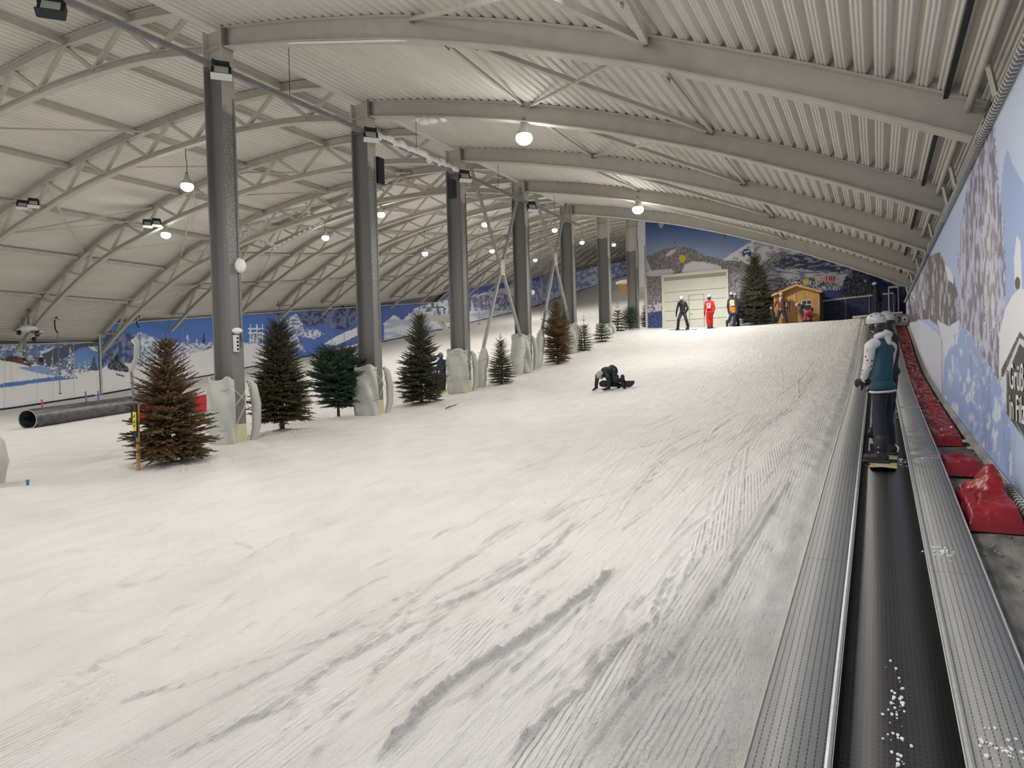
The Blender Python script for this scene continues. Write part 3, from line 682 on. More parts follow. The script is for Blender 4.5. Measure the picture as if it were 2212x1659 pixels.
M['print'] = attr_mat('printed_banner', .55)
wb_ = fast_mesh('wall_back', V, grid_quads(len(bzs), len(bxs)), M['print'], colors=p.linear(1.2)); structure(wb_)
m = MB()
for i in range(14):
    z0 = 1.6 + i * .7; m.tube([(-13.07, YB, z0), (-13.07, YB, z0 + .7)], .03, 8)
structure(m.build('trim_3', M['white_steel']))
m = MB(); m.box2((-13.2, YB + .02, 1.4), (2.3, YB + .3, 4.6)); m.box2((-13.2, YB + .02, 4.6), (-3, YB + .3, 7.9)); structure(m.build('wall_back', M['sheet'], smooth=0))

# ---- left hall banners ----------------------------------------------------------
def left_banner(px0, px1, ztop, paintf, label, step=1.6, extra=0):
    xs = np.arange(px0, px1 + step, step); Y = []
    for x in xs: r = ray(x, 780); Y.append(-44.9 * r[1] / r[0])
    Y = np.array(Y); n = 76; zb = ground(-44.9, Y) + .05; zt = np.array([ztop(y) for y in Y]); tt_ = np.linspace(0, 1, n)[:, None]
    Z = zb * (1 - tt_) + zt * tt_; YY2 = np.broadcast_to(Y, Z.shape); XX = np.full_like(Z, -44.9)
    P3 = np.stack([XX, YY2, Z], -1); PX, PY = to_px(P3)
    p = Paint(PX, PY, (190, 190, 192)); paintf(p)
    root = empty('mural_banner', (-44.9, float(Y[0]), float(zb[0])))
    off = np.array([-44.9, float(Y[0]), float(zb[0])])
    fast_mesh('printed_sheet', (P3 - off).reshape(-1, 3), grid_quads(n, len(xs)), M['print'], root, colors=p.linear(1.4))
    m = MB(); m.tube([(0.06, Y[i] - off[1], zb[i] - off[2]) for i in range(0, len(Y), 12)], .05, 6); m.build('bottom_rail', M['black'], root)
    m = MB(); m.tube([(0.06, Y[i] - off[1], zt[i] - off[2]) for i in range(0, len(Y), 12)], .05, 6); m.build('top_rail', M['white_steel'], root)
    m = MB(); m.tube([(0.06, 0, 0), (0.06, 0, zt[0] - zb[0])], .06, 6); m.build('edge_post', M['white_steel'], root)
    return tag(root, label, 'banner', 'printed mountain banners of the left hall')
def fir(p, cx, base, h, w, c1=(60, 66, 76), c2=(205, 208, 216), seed=0):
    P = [(cx, base - h)]; n = 6
    for i in range(1, n + 1): P += [(cx + w * i / n * .5, base - h + h * i / n), (cx + w * i / n * .32, base - h + h * i / n)]
    for i in range(n, 0, -1): P += [(cx - w * i / n * .32, base - h + h * i / n), (cx - w * i / n * .5, base - h + h * i / n)]
    p.poly(P, c1, jit=1.5, seed=seed, col2=c2, sx=.45, sy=.6, lo=.42, hi=.52)
def pa(p):
    p.c[:] = (198, 198, 197)
    p.poly([(-400, 700), (220, 700), (220, 800), (120, 815), (60, 800), (-400, 790)], (88, 110, 150), jit=2, seed=3, col2=(190, 196, 210), sx=.12, sy=.2, lo=.5, hi=.6)
    p.poly([(70, 775), (120, 752), (170, 742), (215, 740), (215, 744), (160, 760), (100, 800)], (74, 78, 96), jit=2, seed=5)
    p.poly([(150, 775), (170, 752), (190, 749), (212, 755), (215, 800), (165, 812)], (96, 130, 182), jit=2, seed=7)
    p.poly([(190, 748), (205, 750), (212, 760), (200, 757)], (214, 216, 222))
    p.poly([(-200, 800), (0, 778), (30, 782), (90, 790), (130, 800), (215, 798), (215, 900), (-200, 900)], (203, 203, 204), jit=2, seed=9)
    p.poly([(40, 794), (85, 790), (125, 798), (140, 808), (120, 812), (80, 806)], (120, 146, 190), jit=2, seed=11)
    p.poly([(-300, 838), (0, 829), (70, 820), (130, 812), (150, 815), (160, 818), (90, 826), (0, 838), (-300, 850)], (78, 112, 168), jit=1.5, seed=13)
    p.poly([(0, 776), (33, 765), (38, 767), (38, 784), (0, 778)], (70, 56, 52))
    p.poly([(36, 767), (68, 783), (67, 792), (37, 784)], (120, 78, 62), col2=(60, 40, 36), sx=.8, sy=.3)
    p.poly([(26, 768), (38, 763), (58, 768), (75, 779), (70, 782), (40, 770)], (150, 156, 172))
    for cx, b, h, w_, s_ in [(152, 817, 70, 32, 1), (113, 806, 38, 14, 2), (131, 810, 40, 12, 3), (184, 806, 28, 12, 4), (192, 806, 30, 10, 5), (172, 806, 26, 10, 6), (76, 790, 16, 8, 7), (97, 790, 14, 7, 8)]: fir(p, cx, b, h, w_, seed=s_)
    fir(p, 203, 800, 36, 20, (54, 70, 92), (70, 84, 108), 9)
    for x in (80, 114, 160, 10): p.put(np.abs(p.x - x) < .8, (165, 165, 165), .6)
def pb(p):
    p.c[:] = (76, 112, 180); t = smooth(520, 900, p.x)[..., None]; p.c = p.c * (1 - t) + np.array([70, 88, 150]) * t
    p.poly([(400, 790), (440, 752), (457, 745), (470, 730), (530, 740), (620, 760), (620, 860), (400, 860)], (196, 196, 200), jit=2, seed=2)
    p.poly([(214, 712), (235, 712), (262, 716), (300, 724), (330, 742), (345, 762), (330, 790), (214, 790)], (62, 76, 110), jit=3, seed=4, col2=(112, 128, 160), sx=.15, sy=.15, lo=.5, hi=.6)
    p.poly([(290, 726), (300, 716), (318, 722), (345, 735), (400, 742), (460, 745), (400, 800), (300, 790)], (132, 150, 188), jit=2, seed=6, col2=(206, 208, 216), sx=.12, sy=.2)
    p.poly([(300, 752), (360, 742), (460, 740), (457, 800), (300, 800)], (180, 188, 206), jit=3, seed=7, col2=(84, 96, 124), sx=.25, sy=.3, lo=.53, hi=.6)
    for cx, b, h, w_, s_ in [(338, 792, 44, 20, 1), (405, 768, 48, 26, 2), (425, 760, 30, 18, 3), (384, 770, 36, 18, 4), (318, 790, 26, 12, 5)]: fir(p, cx, b, h, w_, seed=s_, c1=(96, 106, 132))
    fir(p, 440, 742, 26, 10, (30, 60, 50), (40, 70, 60), 8)
    p.poly([(214, 800), (232, 788), (270, 784), (320, 790), (380, 780), (420, 762), (470, 748), (530, 752), (640, 770), (640, 900), (214, 900)], (204, 204, 205), jit=1.5, seed=8)
    p.poly([(232, 793), (238, 776), (250, 776), (262, 782), (275, 792), (282, 802), (270, 804), (250, 800), (236, 797)], (40, 42, 54), jit=1.2, seed=10, col2=(120, 124, 136), sx=.4, sy=.4, lo=.55, hi=.6)
    p.poly([(250, 806), (268, 811), (270, 815), (252, 810)], (50, 50, 56)); p.ellipse(252, 773, 5, 5, (34, 34, 44))
    # lift station
    p.poly([(540, 724), (570, 722), (572, 738), (538, 740)], (90, 96, 120), col2=(200, 200, 205), sx=.4, sy=.4)
    for a, b_, c, d in [(536, 709, 570, 712), (537, 718, 573, 721)]: p.poly([(a, b_), (c, b_), (d and c, d), (a, d)], (214, 216, 220))
    for x in (541, 555, 567): p.put((np.abs(p.x - x) < 1) & (p.y > 700) & (p.y < 745), (206, 208, 214))
    p.poly([(500, 750), (550, 741), (600, 750), (640, 775), (700, 760), (775, 742), (830, 735), (830, 900), (500, 900)], (200, 201, 206), jit=2, seed=14)
    p.poly([(618, 690), (640, 676), (652, 690), (656, 712), (690, 712), (700, 722), (680, 732), (640, 724), (660, 760), (620, 745)], (200, 204, 214), jit=3, seed=12, col2=(110, 124, 160), sx=.2, sy=.25)
    p.poly([(640, 678), (700, 664), (775, 662), (775, 690), (740, 716), (700, 700), (660, 705)], (98, 108, 146), jit=4, seed=16, col2=(56, 62, 88), sx=.2, sy=.2, lo=.5, hi=.58)
    p.poly([(700, 742), (735, 722), (775, 706), (776, 722), (745, 738), (720, 748)], (206, 208, 214), jit=2, seed=18)
    p.poly([(829, 700), (850, 680), (870, 690), (900, 664), (930, 655), (1010, 640), (1100, 620), (1150, 600), (1150, 760), (829, 760)], (158, 166, 182), jit=3, seed=20, col2=(196, 198, 206), sx=.05, sy=.15)
    p.poly([(900, 668), (930, 655), (1000, 640), (1035, 640), (1050, 670), (1000, 672), (950, 680)], (86, 90, 108), jit=5, seed=22, col2=(190, 194, 204), sx=.2, sy=.1, lo=.45, hi=.55)
    p.poly([(1020, 640), (1080, 634), (1118, 640), (1118, 668), (1060, 672), (1022, 660)], (104, 100, 128), jit=3, seed=24, col2=(170, 172, 190), sx=.3, sy=.2, lo=.5, hi=.58)
    p.poly([(1149, 612), (1180, 596), (1220, 588), (1220, 640), (1149, 662)], (110, 122, 170), jit=3, seed=26, col2=(180, 184, 200), sx=.3, sy=.15)
    p.poly([(1240, 590), (1300, 572), (1400, 545), (1400, 590), (1300, 618), (1240, 642)], (112, 124, 168), jit=3, seed=28, col2=(176, 182, 202), sx=.2, sy=.2)
    for x in (705, 717, 396, 595): p.put(np.abs(p.x - x) < .7, (120, 130, 160), .7)
left_banner(-260, 213, lambda y: float(np.interp(y, [0, 19.7, 25.3], [2.0, 2.3, 2.62])), pa, 'low printed banner with snowy firs and wooden hut, far left')
left_banner(216, 1405, lambda y: float(np.interp(y, [25, 34, 37, 50, 54, 64, 66, 88, 145], [3.75, 4.78, 5.15, 6.65, 7.1, 8.2, 9.6, 13.6, 24.3])), pb, 'tall printed banner with blue sky and snowmobile along the left wall')

# ---- right banner -----------------------------------------------------------------
XW = 1.25
xs = np.concatenate([np.arange(1957, 2213, .9)]); Y = np.array([XW * ray(x, 700)[1] / ray(x, 700)[0] for x in xs])
Y = Y[(Y < 38.0)]; Y = np.concatenate([Y, np.linspace(Y[-1], -4, 40)[1:]])
n = 420; zb = np.interp(Y, _YY, T_WALL) + .08; tt_ = np.linspace(0, 1, n)[:, None]; Z = zb * (1 - tt_) + 2.80 * tt_
YY2 = np.broadcast_to(Y, Z.shape); P3 = np.stack([np.full_like(Z, XW), YY2, Z], -1)
Yp = np.maximum(YY2, 5.5); PX, PY = to_px(np.stack([np.full_like(Z, XW), Yp, Z], -1))
p = Paint(PX, PY, (168, 184, 218))
t = smooth(200, 700, PY)[..., None] * .7; p.c = np.array([196, 206, 226]) * (1 - t) + np.array([150, 170, 212]) * t
p.poly([(2160, 430), (2168, 350), (2176, 322), (2190, 360), (2212, 400), (2260, 460), (2260, 800), (2165, 800)], (152, 170, 208), jit=2, seed=1)
p.poly([(1950, 1200), (1955, 690), (1985, 690), (2020, 715), (2040, 740), (2070, 700), (2400, 700), (2400, 1700)], (198, 200, 210), seed=3)
p.poly([(2066, 712), (2078, 698), (2100, 720), (2125, 770), (2160, 830), (2212, 935), (2400, 1200), (2400, 1400), (2120, 960), (2060, 900), (2036, 850), (2040, 780), (2045, 740)], (148, 168, 210), jit=2, seed=5, col2=(206, 212, 226), sx=.12, sy=.05, lo=.58, hi=.64)
p.poly([(2180, 900), (2212, 955), (2400, 1200), (2400, 1500), (2212, 1110), (2190, 1060)], (172, 188, 216), jit=2, seed=6)
def streaks(P, ca, cb, seed, sx, sy, lo=.45, hi=.55, jit=4): p.poly(P, ca, jit=jit, seed=seed, col2=cb, sx=sx, sy=sy, lo=lo, hi=hi)
streaks([(2072, 700), (2070, 560), (2076, 470), (2098, 360), (2120, 300), (2148, 270), (2156, 400), (2168, 480), (2172, 600), (2168, 720), (2160, 830), (2120, 762), (2090, 712)], (122, 118, 134), (186, 188, 206), 7, .32, .035, .42, .56)
streaks([(2120, 560), (2124, 420), (2140, 380), (2150, 500), (2150, 700), (2130, 740)], (150, 142, 148), (200, 200, 212), 8, .4, .04)
p.poly([(1962, 700), (1962, 628), (1985, 585), (2008, 552), (2030, 545), (2048, 590), (2060, 600), (2070, 640), (2070, 700), (2055, 722), (2035, 712), (2010, 690), (1985, 690)], (98, 92, 92), jit=3, seed=9, col2=(168, 166, 182), sx=.3, sy=.04, lo=.54, hi=.62)
streaks([(1966, 620), (1985, 580), (2000, 570), (2003, 640), (1990, 690), (1972, 660)], (120, 116, 126), (190, 190, 206), 10, .5, .05)
p.poly([(2040, 572), (2052, 580), (2060, 602), (2060, 614), (2048, 604)], (212, 214, 222))
p.poly([(2024, 690), (2050, 706), (2072, 690), (2072, 700), (2040, 770), (2036, 740)], (206, 208, 216), jit=2, seed=12)
p.put((np.abs(p.x - 2034 - (p.y - 700) * .012) < 1.2) & (p.y > 730), (140, 146, 170), .8)
p.poly([(2158, 830), (2158, 720), (2172, 665), (2190, 634), (2203, 624), (2260, 622), (2260, 760), (2203, 716), (2163, 800)], (216, 216, 219), jit=1, seed=14)
p.poly([(2192, 626), (2190, 560), (2196, 508), (2204, 520), (2208, 626)], (214, 214, 220)); p.ellipse(2198, 612, 6, 14, (96, 84, 78))
p.poly([(2163, 815), (2163, 798), (2203, 716), (2260, 790), (2260, 800), (2212, 735), (2202, 730), (2168, 812)], (112, 100, 92), col2=(70, 64, 60), sx=.4, sy=.4)
p.poly([(2174, 815), (2203, 742), (2260, 800), (2330, 900), (2330, 1040), (2212, 948), (2176, 895)], (76, 78, 74))
p.put((np.abs(p.x - 2175.5) < 1.5) & (p.y > 800) & (p.y < 895), (100, 102, 96))
p.poly([(2190, 905), (2212, 942), (2260, 1010), (2260, 1016), (2210, 948)], (150, 152, 150))
root = empty('mural_banner', (XW, 0, 0)); off = np.array([XW, 0, 0])
fast_mesh('printed_sheet', (P3 - off).reshape(-1, 3), grid_quads(n, len(Y)), M['print'], root, colors=p.linear(1.15))
tag(root, 'long printed banner with snowy chapel and trees beside the conveyor', 'banner')
def tube_line(ys, zf, r): 
    m = MB(); m.tube([(-.05, y, zf(y)) for y in ys], r, 8); return m
yy = [float(v) for v in np.linspace(-3.5, 37.9, 84)]
tube_line(yy, lambda y: wall_z(y) + .06, .032).build('bottom_tube', M['galv'], root)
tube_line(yy, lambda y: 2.80, .032).build('top_tube', M['galv'], root)
for zf, nm in ((lambda y: wall_z(y) + .06, 'lashing_rope'), (lambda y: 2.80, 'lashing_rope')):
    m = MB(); y = 3.0
    while y < 37.5:
        z = zf(y); st_p = .11 if y < 16 else .22
        m.tube([(-.05 + .045 * math.cos(a), y + st_p * .45 * a / 6.28, z + .045 * math.sin(a) + (.05 if nm and math.sin(a) > .9 and zf(0) < 0 else 0)) for a in np.linspace(0, 6.28, 7)], .009, 4); y += st_p
    m.build(nm, M['rope'], root)
for i, y in enumerate([5.1, 8.9, 13.2, 14.6, 18.4, 20.9, 24.4, 28.6, 33.0]):
    m = MB(); m.bar((-.09, y, 2.82), (-.16, y + .05, 3.24), .05, .05); m.box((.0, y, 2.86), (.14, .03, .02)); m.build('hanger_post', M['steel'], root)
for i, y in enumerate([6.6, 9.5, 11.4, 12.0, 17.0]):
    m = MB(); m.box((-.10, y, wall_z(y) + .04), (.10, .035, .035)); m.build('tube_bracket', M['white'], root)
m = MB(); m.tube([(1.06, -6, 3.20), (1.06, 30.4, 3.20)], .045, 10); o = m.build('drain_pipe', M['steel']); tag(o, 'thin pipe running along the roof edge above the banner', 'pipe')
m = MB(); m.box2((.80, -6.5, 3.395), (.86, 30.3, 3.43)); structure(m.build('trim_slot_shade', M['rubber']))  # dark bar put in for the shade of an open slot under the deck
# lettering on the printed sign: two lines, facing the slope
def text_obj(body, size, name, parent, material, mtx, ext=.0):
    c = bpy.data.curves.new(name, 'FONT'); c.body = body; c.size = size; c.extrude = ext; c.offset = size * .012; c.resolution_u = 3
    o = bpy.data.objects.new(name, c); COL.objects.link(o); c.materials.append(material); 
    bpy.context.view_layer.update(); me = bpy.data.meshes.new_from_object(o.evaluated_get(bpy.context.evaluated_depsgraph_get())); bpy.data.objects.remove(o)
    o = bpy.data.objects.new(name, me); COL.objects.link(o); o.parent = parent; o.matrix_local = mtx; return o
Mlet = mat('white_lettering', (.80, .80, .78), .5)
a1 = at_x(2183, 838, XW); hgt = at_x(2183, 783, XW)[2] - a1[2]
# text runs towards the camera, so its x axis points down the hall
def wall_mtx(y, z): return Matrix(((0, 0, -1, -.012), (-1, 0, 0, y), (0, 1, 0, z), (0, 0, 0, 1)))
text_obj('Grüß Gott', float(hgt) / .72, 'lettering', root, Mlet, wall_mtx(float(a1[1]), float(a1[2])))
a2 = at_x(2183, 902, XW)
text_obj('in Filzmoos', float(hgt) / .72, 'lettering', root, Mlet, wall_mtx(float(a2[1]), float(a2[2])))

# ================================================================== conveyor lift
XLO, XLI, XRI, XRO = -.54, -.205, .315, .66
bys = [float(v) for v in np.linspace(-5, 38.3, 300)]
def stripe_mat(name, base, dark, pitch, axis='X', bumpd=.004, spots=False):
    m = bpy.data.materials.new(name); m.use_nodes = True; nt = m.node_tree; b = nt.nodes['Principled BSDF']
    tc = nt.nodes.new('ShaderNodeTexCoord'); sp = nt.nodes.new('ShaderNodeSeparateXYZ'); nt.links.new(tc.outputs['Object'], sp.inputs[0])
    def math_(op, a, bv=None, c=None):
        n = nt.nodes.new('ShaderNodeMath'); n.operation = op
        for i, v in enumerate((a, bv, c)):
            if v is None: continue
            if isinstance(v, (int, float)): n.inputs[i].default_value = v
            else: nt.links.new(v, n.inputs[i])
        return n.outputs[0]
    fx = math_('ABSOLUTE', math_('SUBTRACT', math_('FRACT', math_('DIVIDE', sp.outputs['X'], pitch)), .5))
    if spots:
        fy = math_('ABSOLUTE', math_('SUBTRACT', math_('FRACT', math_('DIVIDE', sp.outputs['Y'], pitch * 1.6)), .5))
        g = math_('MULTIPLY', math_('GREATER_THAN', fx, .24), math_('GREATER_THAN', fy, .22))
    else:
        fy = math_('ABSOLUTE', math_('SUBTRACT', math_('FRACT', math_('DIVIDE', sp.outputs['Y'], .035)), .5))
        g = math_('MULTIPLY', math_('GREATER_THAN', fx, .42), math_('ADD', math_('MULTIPLY', math_('GREATER_THAN', fy, .18), .7), .3))
        jt = math_('LESS_THAN', math_('ABSOLUTE', math_('SUBTRACT', math_('FRACT', math_('DIVIDE', math_('SUBTRACT', sp.outputs['Y'], 5.8 - 2.05), 4.1)), .5)), .0008)
        g = math_('MAXIMUM', g, jt)
    n = nt.nodes.new('ShaderNodeTexNoise'); n.inputs['Scale'].default_value = 60; n.inputs['Detail'].default_value = 4; nt.links.new(tc.outputs['Object'], n.inputs['Vector'])
    mx = nt.nodes.new('ShaderNodeMix'); mx.data_type = 'RGBA'; mx.inputs['A'].default_value = (*base, 1); mx.inputs['B'].default_value = (*[c * .72 for c in base], 1); nt.links.new(n.outputs['Fac'], mx.inputs['Factor'])
    m2 = nt.nodes.new('ShaderNodeMix'); m2.data_type = 'RGBA'; m2.inputs['B'].default_value = (*dark, 1); nt.links.new(mx.outputs['Result'], m2.inputs['A']); nt.links.new(math_('MULTIPLY', g, .9), m2.inputs['Factor'])
    nt.links.new(m2.outputs['Result'], b.inputs['Base Color'])
    bp = nt.nodes.new('ShaderNodeBump'); bp.inputs['Distance'].default_value = bumpd; bp.invert = True; nt.links.new(g, bp.inputs['Height']); nt.links.new(bp.outputs[0], b.inputs['Normal'])
    b.inputs['Roughness'].default_value = .55
    return m
M['plank'] = stripe_mat('grooved_alu_plank', (.34, .345, .335), (.05, .05, .05), .034)
M['plank'].node_tree.nodes['Principled BSDF'].inputs['Metallic'].default_value = .15
M['belt'] = stripe_mat('studded_rubber', (.030, .030, .031), (.006, .006, .006), .024, bumpd=.006, spots=True)
M['belt'].node_tree.nodes['Principled BSDF'].inputs['Roughness'].default_value = .42
conv = empty('conveyor_lift', (0, 0, 0)); tag(conv, 'black rubber magic carpet conveyor between two grooved metal walkways', 'conveyor')
def strip(x0, x1, h0, h1, name, mt, parent, ys=bys, z=belt_z):
    ns_ = 2; V = []; 
    for y in ys:
        zz = z(y); V += [(x0, y, zz + h0), (x0, y, zz + h1), (x1, y, zz + h1), (x1, y, zz + h0)]
    q = []
    for i in range(len(ys) - 1):
        for j in range(4): a = i * 4 + j; b_ = i * 4 + (j + 1) % 4; q.append((a, b_, b_ + 4, a + 4))
    q.append((0, 1, 2, 3)); k = (len(ys) - 1) * 4; q.append((k + 3, k + 2, k + 1, k))
    return fast_mesh(name, np.array(V), np.array(q), mt, parent, smooth=False)
strip(XLI + .0, XRI - .0, -.10, -.055, 'belt', M['belt'], conv)
M['edge_alu'] = mat('edge_alu', (.46, .46, .45), .35, metal=.4, noise=.15, nscale=20)
for x0, x1 in ((XLO, XLI - .03), (XRI + .03, XRO)): strip(x0, x1, -.16, 0.0, 'side_walkway', M['plank'], conv)
for x0, x1 in ((XLI - .028, XLI), (XRI, XRI + .028)):
    m = MB(); m.tube([((x0 + x1) / 2, y, belt_z(y) - .005) for y in bys[::2]], .017, 8); m.build('edge_rail', M['edge_alu'], conv)
for x0, x1 in ((XLO - .012, XLO - .001), (XRO + .001, XRO + .012)): strip(x0, x1, -.16, .004, 'side_skirt', M['edge_alu'], conv)
for y in (9.75, 14.3, 18.6):
    m = MB(); m.bar((XRI + .04, y, belt_z(y) + .006), (XRO, y, belt_z(y) + .006), .03, .012, up=(0, 0, 1)); m.bar((XRI + .04, y + .12, belt_z(y + .12) + .006), (XRO, y + .12, belt_z(y + .12) + .006), .02, .012); m.build('joint_strap', M['edge_alu'], conv)
m = MB(); m.box2((-.62, 38.3, 1.75), (1.0, 39.6, 2.20)); m.build('end_platform', M['plank'], conv)
m = MB(); m.tube([(-1.1, 38.35, 2.24), (-.25, 38.35, 2.27)], .06, 8); m.tube([(.25, 38.35, 2.30), (1.12, 38.35, 2.33)], .06, 8); m.build('end_bar', mat('cream_paint', (.60, .58, .48), .5), conv)
# snow crumbs and scrapes on the conveyor
m = MB(); rg = random.Random(5)
for cx_, cy_, sx_, sy_, n_ in [(.02, 9.55, .22, .10, 90), (.22, 9.8, .12, .12, 60), (.06, 3.75, .05, .35, 60), (.42, 6.25, .10, .10, 60), (.5, 9.75, .14, .03, 40), (.5, 14.3, .12, .05, 30), (.27, 14.2, .04, .5, 50), (.45, 3.6, .1, .1, 40)]:
    for i in range(n_):
        x = rg.gauss(cx_, sx_ * .5); y = rg.gauss(cy_, sy_); onb = XLI < x < XRI
        if not (XLO < x < XRO): continue
        r = rg.uniform(.003, .011); z = belt_z(y) - (.055 if onb else 0)
        m.ell((x, y, z + r * .3), (r, r * rg.uniform(1, 2), r * .6), n=5, k=3)
o = m.build('snow_crumbs', M['foam']); tag(o, 'loose snow crumbs scattered on the conveyor belt and walkway', 'snow', kind='stuff')

# control cabinet beside the upper end
root = empty('control_box', (.98, 34.4, wall_z(34.4)))
m = MB(); m.box2((-.24, 0, .12), (.24, .5, .62)); m.build('cabinet', mat('grey_box', (.32, .32, .31), .5), root)
m = MB(); m.box2((-.27, -.03, .0), (.27, .53, .12)); m.build('plinth', M['black'], root)
m = MB(); m.box2((0.0, -.012, .30), (.20, -.002, .52)); m.build('warning_plate', M['white'], root)
m = MB(); m.add([(.04, -.016, .34), (.16, -.016, .34), (.10, -.016, .46), (.04, -.013, .34), (.16, -.013, .34), (.10, -.013, .46)], [(0, 1, 2), (3, 5, 4), (0, 3, 4, 1), (1, 4, 5, 2), (2, 5, 3, 0)]); m.build('warning_triangle', M['black'], root)
m = MB(); m.tube([(-.16, -.02, .28), (-.10, -.06, .36), (-.12, -.03, .44)], .035, 8); m.box((-.13, -.03, .5), (.12, .05, .05)); m.build('motor', M['black'], root)
tag(root, 'grey control box with warning triangle at the top of the conveyor', 'control box')

# ================================================================== red padding mats
M['red'] = mat('red_pvc', (.30, .006, .016), .32, spec=.5, noise=.25, nscale=4)
def red_mat(x0, x1, y0, y1, label, hfun, seed, nx=60, step=.03):
    ys = np.arange(y0, y1, step); xs_ = np.linspace(x0, x1, nx); A, B = np.meshgrid(xs_, ys)
    base = np.interp(B, _YY, T_WALL)
    u = (A - x0) / (x1 - x0); v = (B - y0) / (y1 - y0)
    fold = np.abs(np.sin((B * 4.2 + (fbm(A * 3, B * 1.5, 3, seed) - .5) * 14 + A * 3))) ** .6
    fold2 = fbm(A * 7 + B * 1.5, B * 9, 3, seed + 2)
    ed = np.minimum(np.minimum(u, 1 - u) / .12, np.minimum(B - y0, y1 - B) / .12).clip(0, 1) ** .6
    Z = base + (.02 + hfun(u, v)) * ed + ed * (.045 * (fold - .5) + .08 * (fold2 - .5)) - (1 - ed) * .04
    wav = (fbm(A * 0 + 1, B * 3, 2, seed + 5) - .5) * .10 * (1 - u) * 0
    top_ = np.stack([A + wav, B, Z], -1).reshape(-1, 3)
    root = empty('red_mat', (float((x0 + x1) / 2), float(y0), wall_z(y0))); offm = np.array([(x0 + x1) / 2, y0, wall_z(y0)])
    fast_mesh('cover', top_ - offm, grid_quads(len(ys), nx), M['red'], root)
    m = MB(); m.box2((x0 - offm[0] + .03, .05, -.08), (x1 - offm[0] - .03, .12, -.0)); m.build('foam_core', M['black'], root)
    return tag(root, label, 'mat', 'red crash mats beside the conveyor')
red_mat(.68, 1.13, 12.0, 34.2, 'longest wrinkled red crash mat running up beside the conveyor', lambda u, v: .05 + .03 * smooth(.0, .02, v), 3)
red_mat(.68, 1.13, 9.75, 10.55, 'narrow flat red crash mat between the longest and the nearest', lambda u, v: .08 * np.ones_like(u), 9)
red_mat(.70, 1.14, 7.3, 8.75, 'crumpled red crash mat nearest the camera, lifted to a peak', lambda u, v: .05 + .20 * np.exp(-(((u - .75) / .3) ** 2 + ((v - .85) / .25) ** 2)) + .08 * u, 17)
# debris on the service strip
m = MB(); rg = random.Random(9)
for i in range(60):
    x = rg.uniform(.72, 1.25); y = rg.uniform(5.2, 12) if i < 45 else rg.uniform(10.6, 12)
    a = rg.uniform(0, 6.28); l = rg.uniform(.02, .09); z = wall_z(y) - .045
    m.bar((x, y, z), (x + l * math.cos(a), y + l * math.sin(a), z + rg.uniform(0, .03)), .012, .008)
o = m.build('twig_debris', mat('old_twigs', (.10, .085, .06), .9, col2=(.35, .34, .30), nscale=30)); tag(o, 'scattered twigs and frost clumps on the service strip', 'debris', kind='stuff')

# ================================================================== garage door in the back wall
g0 = at_y(1432, 705, YB)[0]; g1 = at_y(1575.5, 690, YB)[0]; gb = 2.25; gt = float(at_y(1500, 588, YB)[2])
M['cream'] = mat('cream_panel', (.84, .85, .73), .55, noise=.05, nscale=2)
root = empty('door_1', (g0, YB - .02, gb)); W_ = g1 - g0; H_ = gt - gb
m = MB()
m.box2((0, -.10, 0), (.17, 0, H_)); m.box2((W_ - .12, -.10, 0), (W_, 0, H_)); m.box2((.17, -.10, H_ - .17), (W_ - .12, 0, H_)); m.build('door_frame', M['cream'], root)
m = MB(); m.box2((.16, -.04, H_ - .38), (W_ - .12, -.01, H_ - .16)); m.build('header_strip', mat('door_gasket', (.42, .42, .36), .7), root)
zl = [0.0] + [float(at_y(1440, y_, YB)[2]) - gb for y_ in (693.4, 673, 652.7, 632.4)] + [H_ - .38]
for i in range(5):
    m = MB(); m.box2((.17, -.06, zl[i] + .012), (W_ - .12, -.02, zl[i + 1] - .012)); m.build('door_panel', M['cream'], root)
wx0 = float(at_y(1488.5, 670, YB)[0]) - g0; wx1 = float(at_y(1522.5, 670, YB)[0]) - g0; wzt = float(at_y(1505, 636, YB)[2]) - gb
m = MB()
m.box2((wx0, -.075, 0), (wx0 + .06, -.02, wzt)); m.box2((wx1 - .05, -.075, 0), (wx1, -.02, wzt)); m.box2((wx0 + .06, -.075, wzt - .05), (wx1 - .05, -.02, wzt)); m.build('wicket_frame', mat('wicket_grey', (.46, .47, .42), .5), root)
m = MB(); m.tube([(wx0 + .12, -.075, 1.0), (wx0 + .12, -.11, 1.0), (wx0 + .24, -.11, 1.0)], .015, 6); m.build('door_handle', M['galv'], root)
structure(root)
for c in root.children: c['kind'] = 'structure'

# ================================================================== wooden hut
M['wood'] = mat('honey_wood', (.55, .30, .085), .55, noise=.30, nscale=6, stretch=(1, 1, .15))
M['wood2'] = mat('honey_wood_light', (.62, .36, .12), .55, noise=.25, nscale=6, stretch=(.15, 1, 1))
YH = 39.6
h0 = float(at_y(1676, 690, YH)[0]); h1 = float(at_y(1771, 690, YH)[0]); hb = 2.05; ap = float(at_y(1722, 617, YH)[2]); ev = float(at_y(1674, 636, YH)[2]) ; hc = (h0 + h1) / 2; hw = (h1 - h0) / 2
root = empty('garden_hut', (hc, YH, hb)); he = ev - hb; ha = ap - hb; dp = 2.1
m = MB()
npl = 11
for i in range(npl):
    z0, z1 = he * i / npl, he * (i + 1) / npl - .012
    for sx_ in (-1, 1):
        m.box2((sx_ * hw, .0, z0), (sx_ * (hw - .04), dp, z1))
    m.box2((-hw, 0, z0), (-hw + .32, .04, z1)); m.box2((hw - .40, 0, z0), (hw, .04, z1))
    m.box2((-hw, dp - .04, z0), (hw, dp, z1))
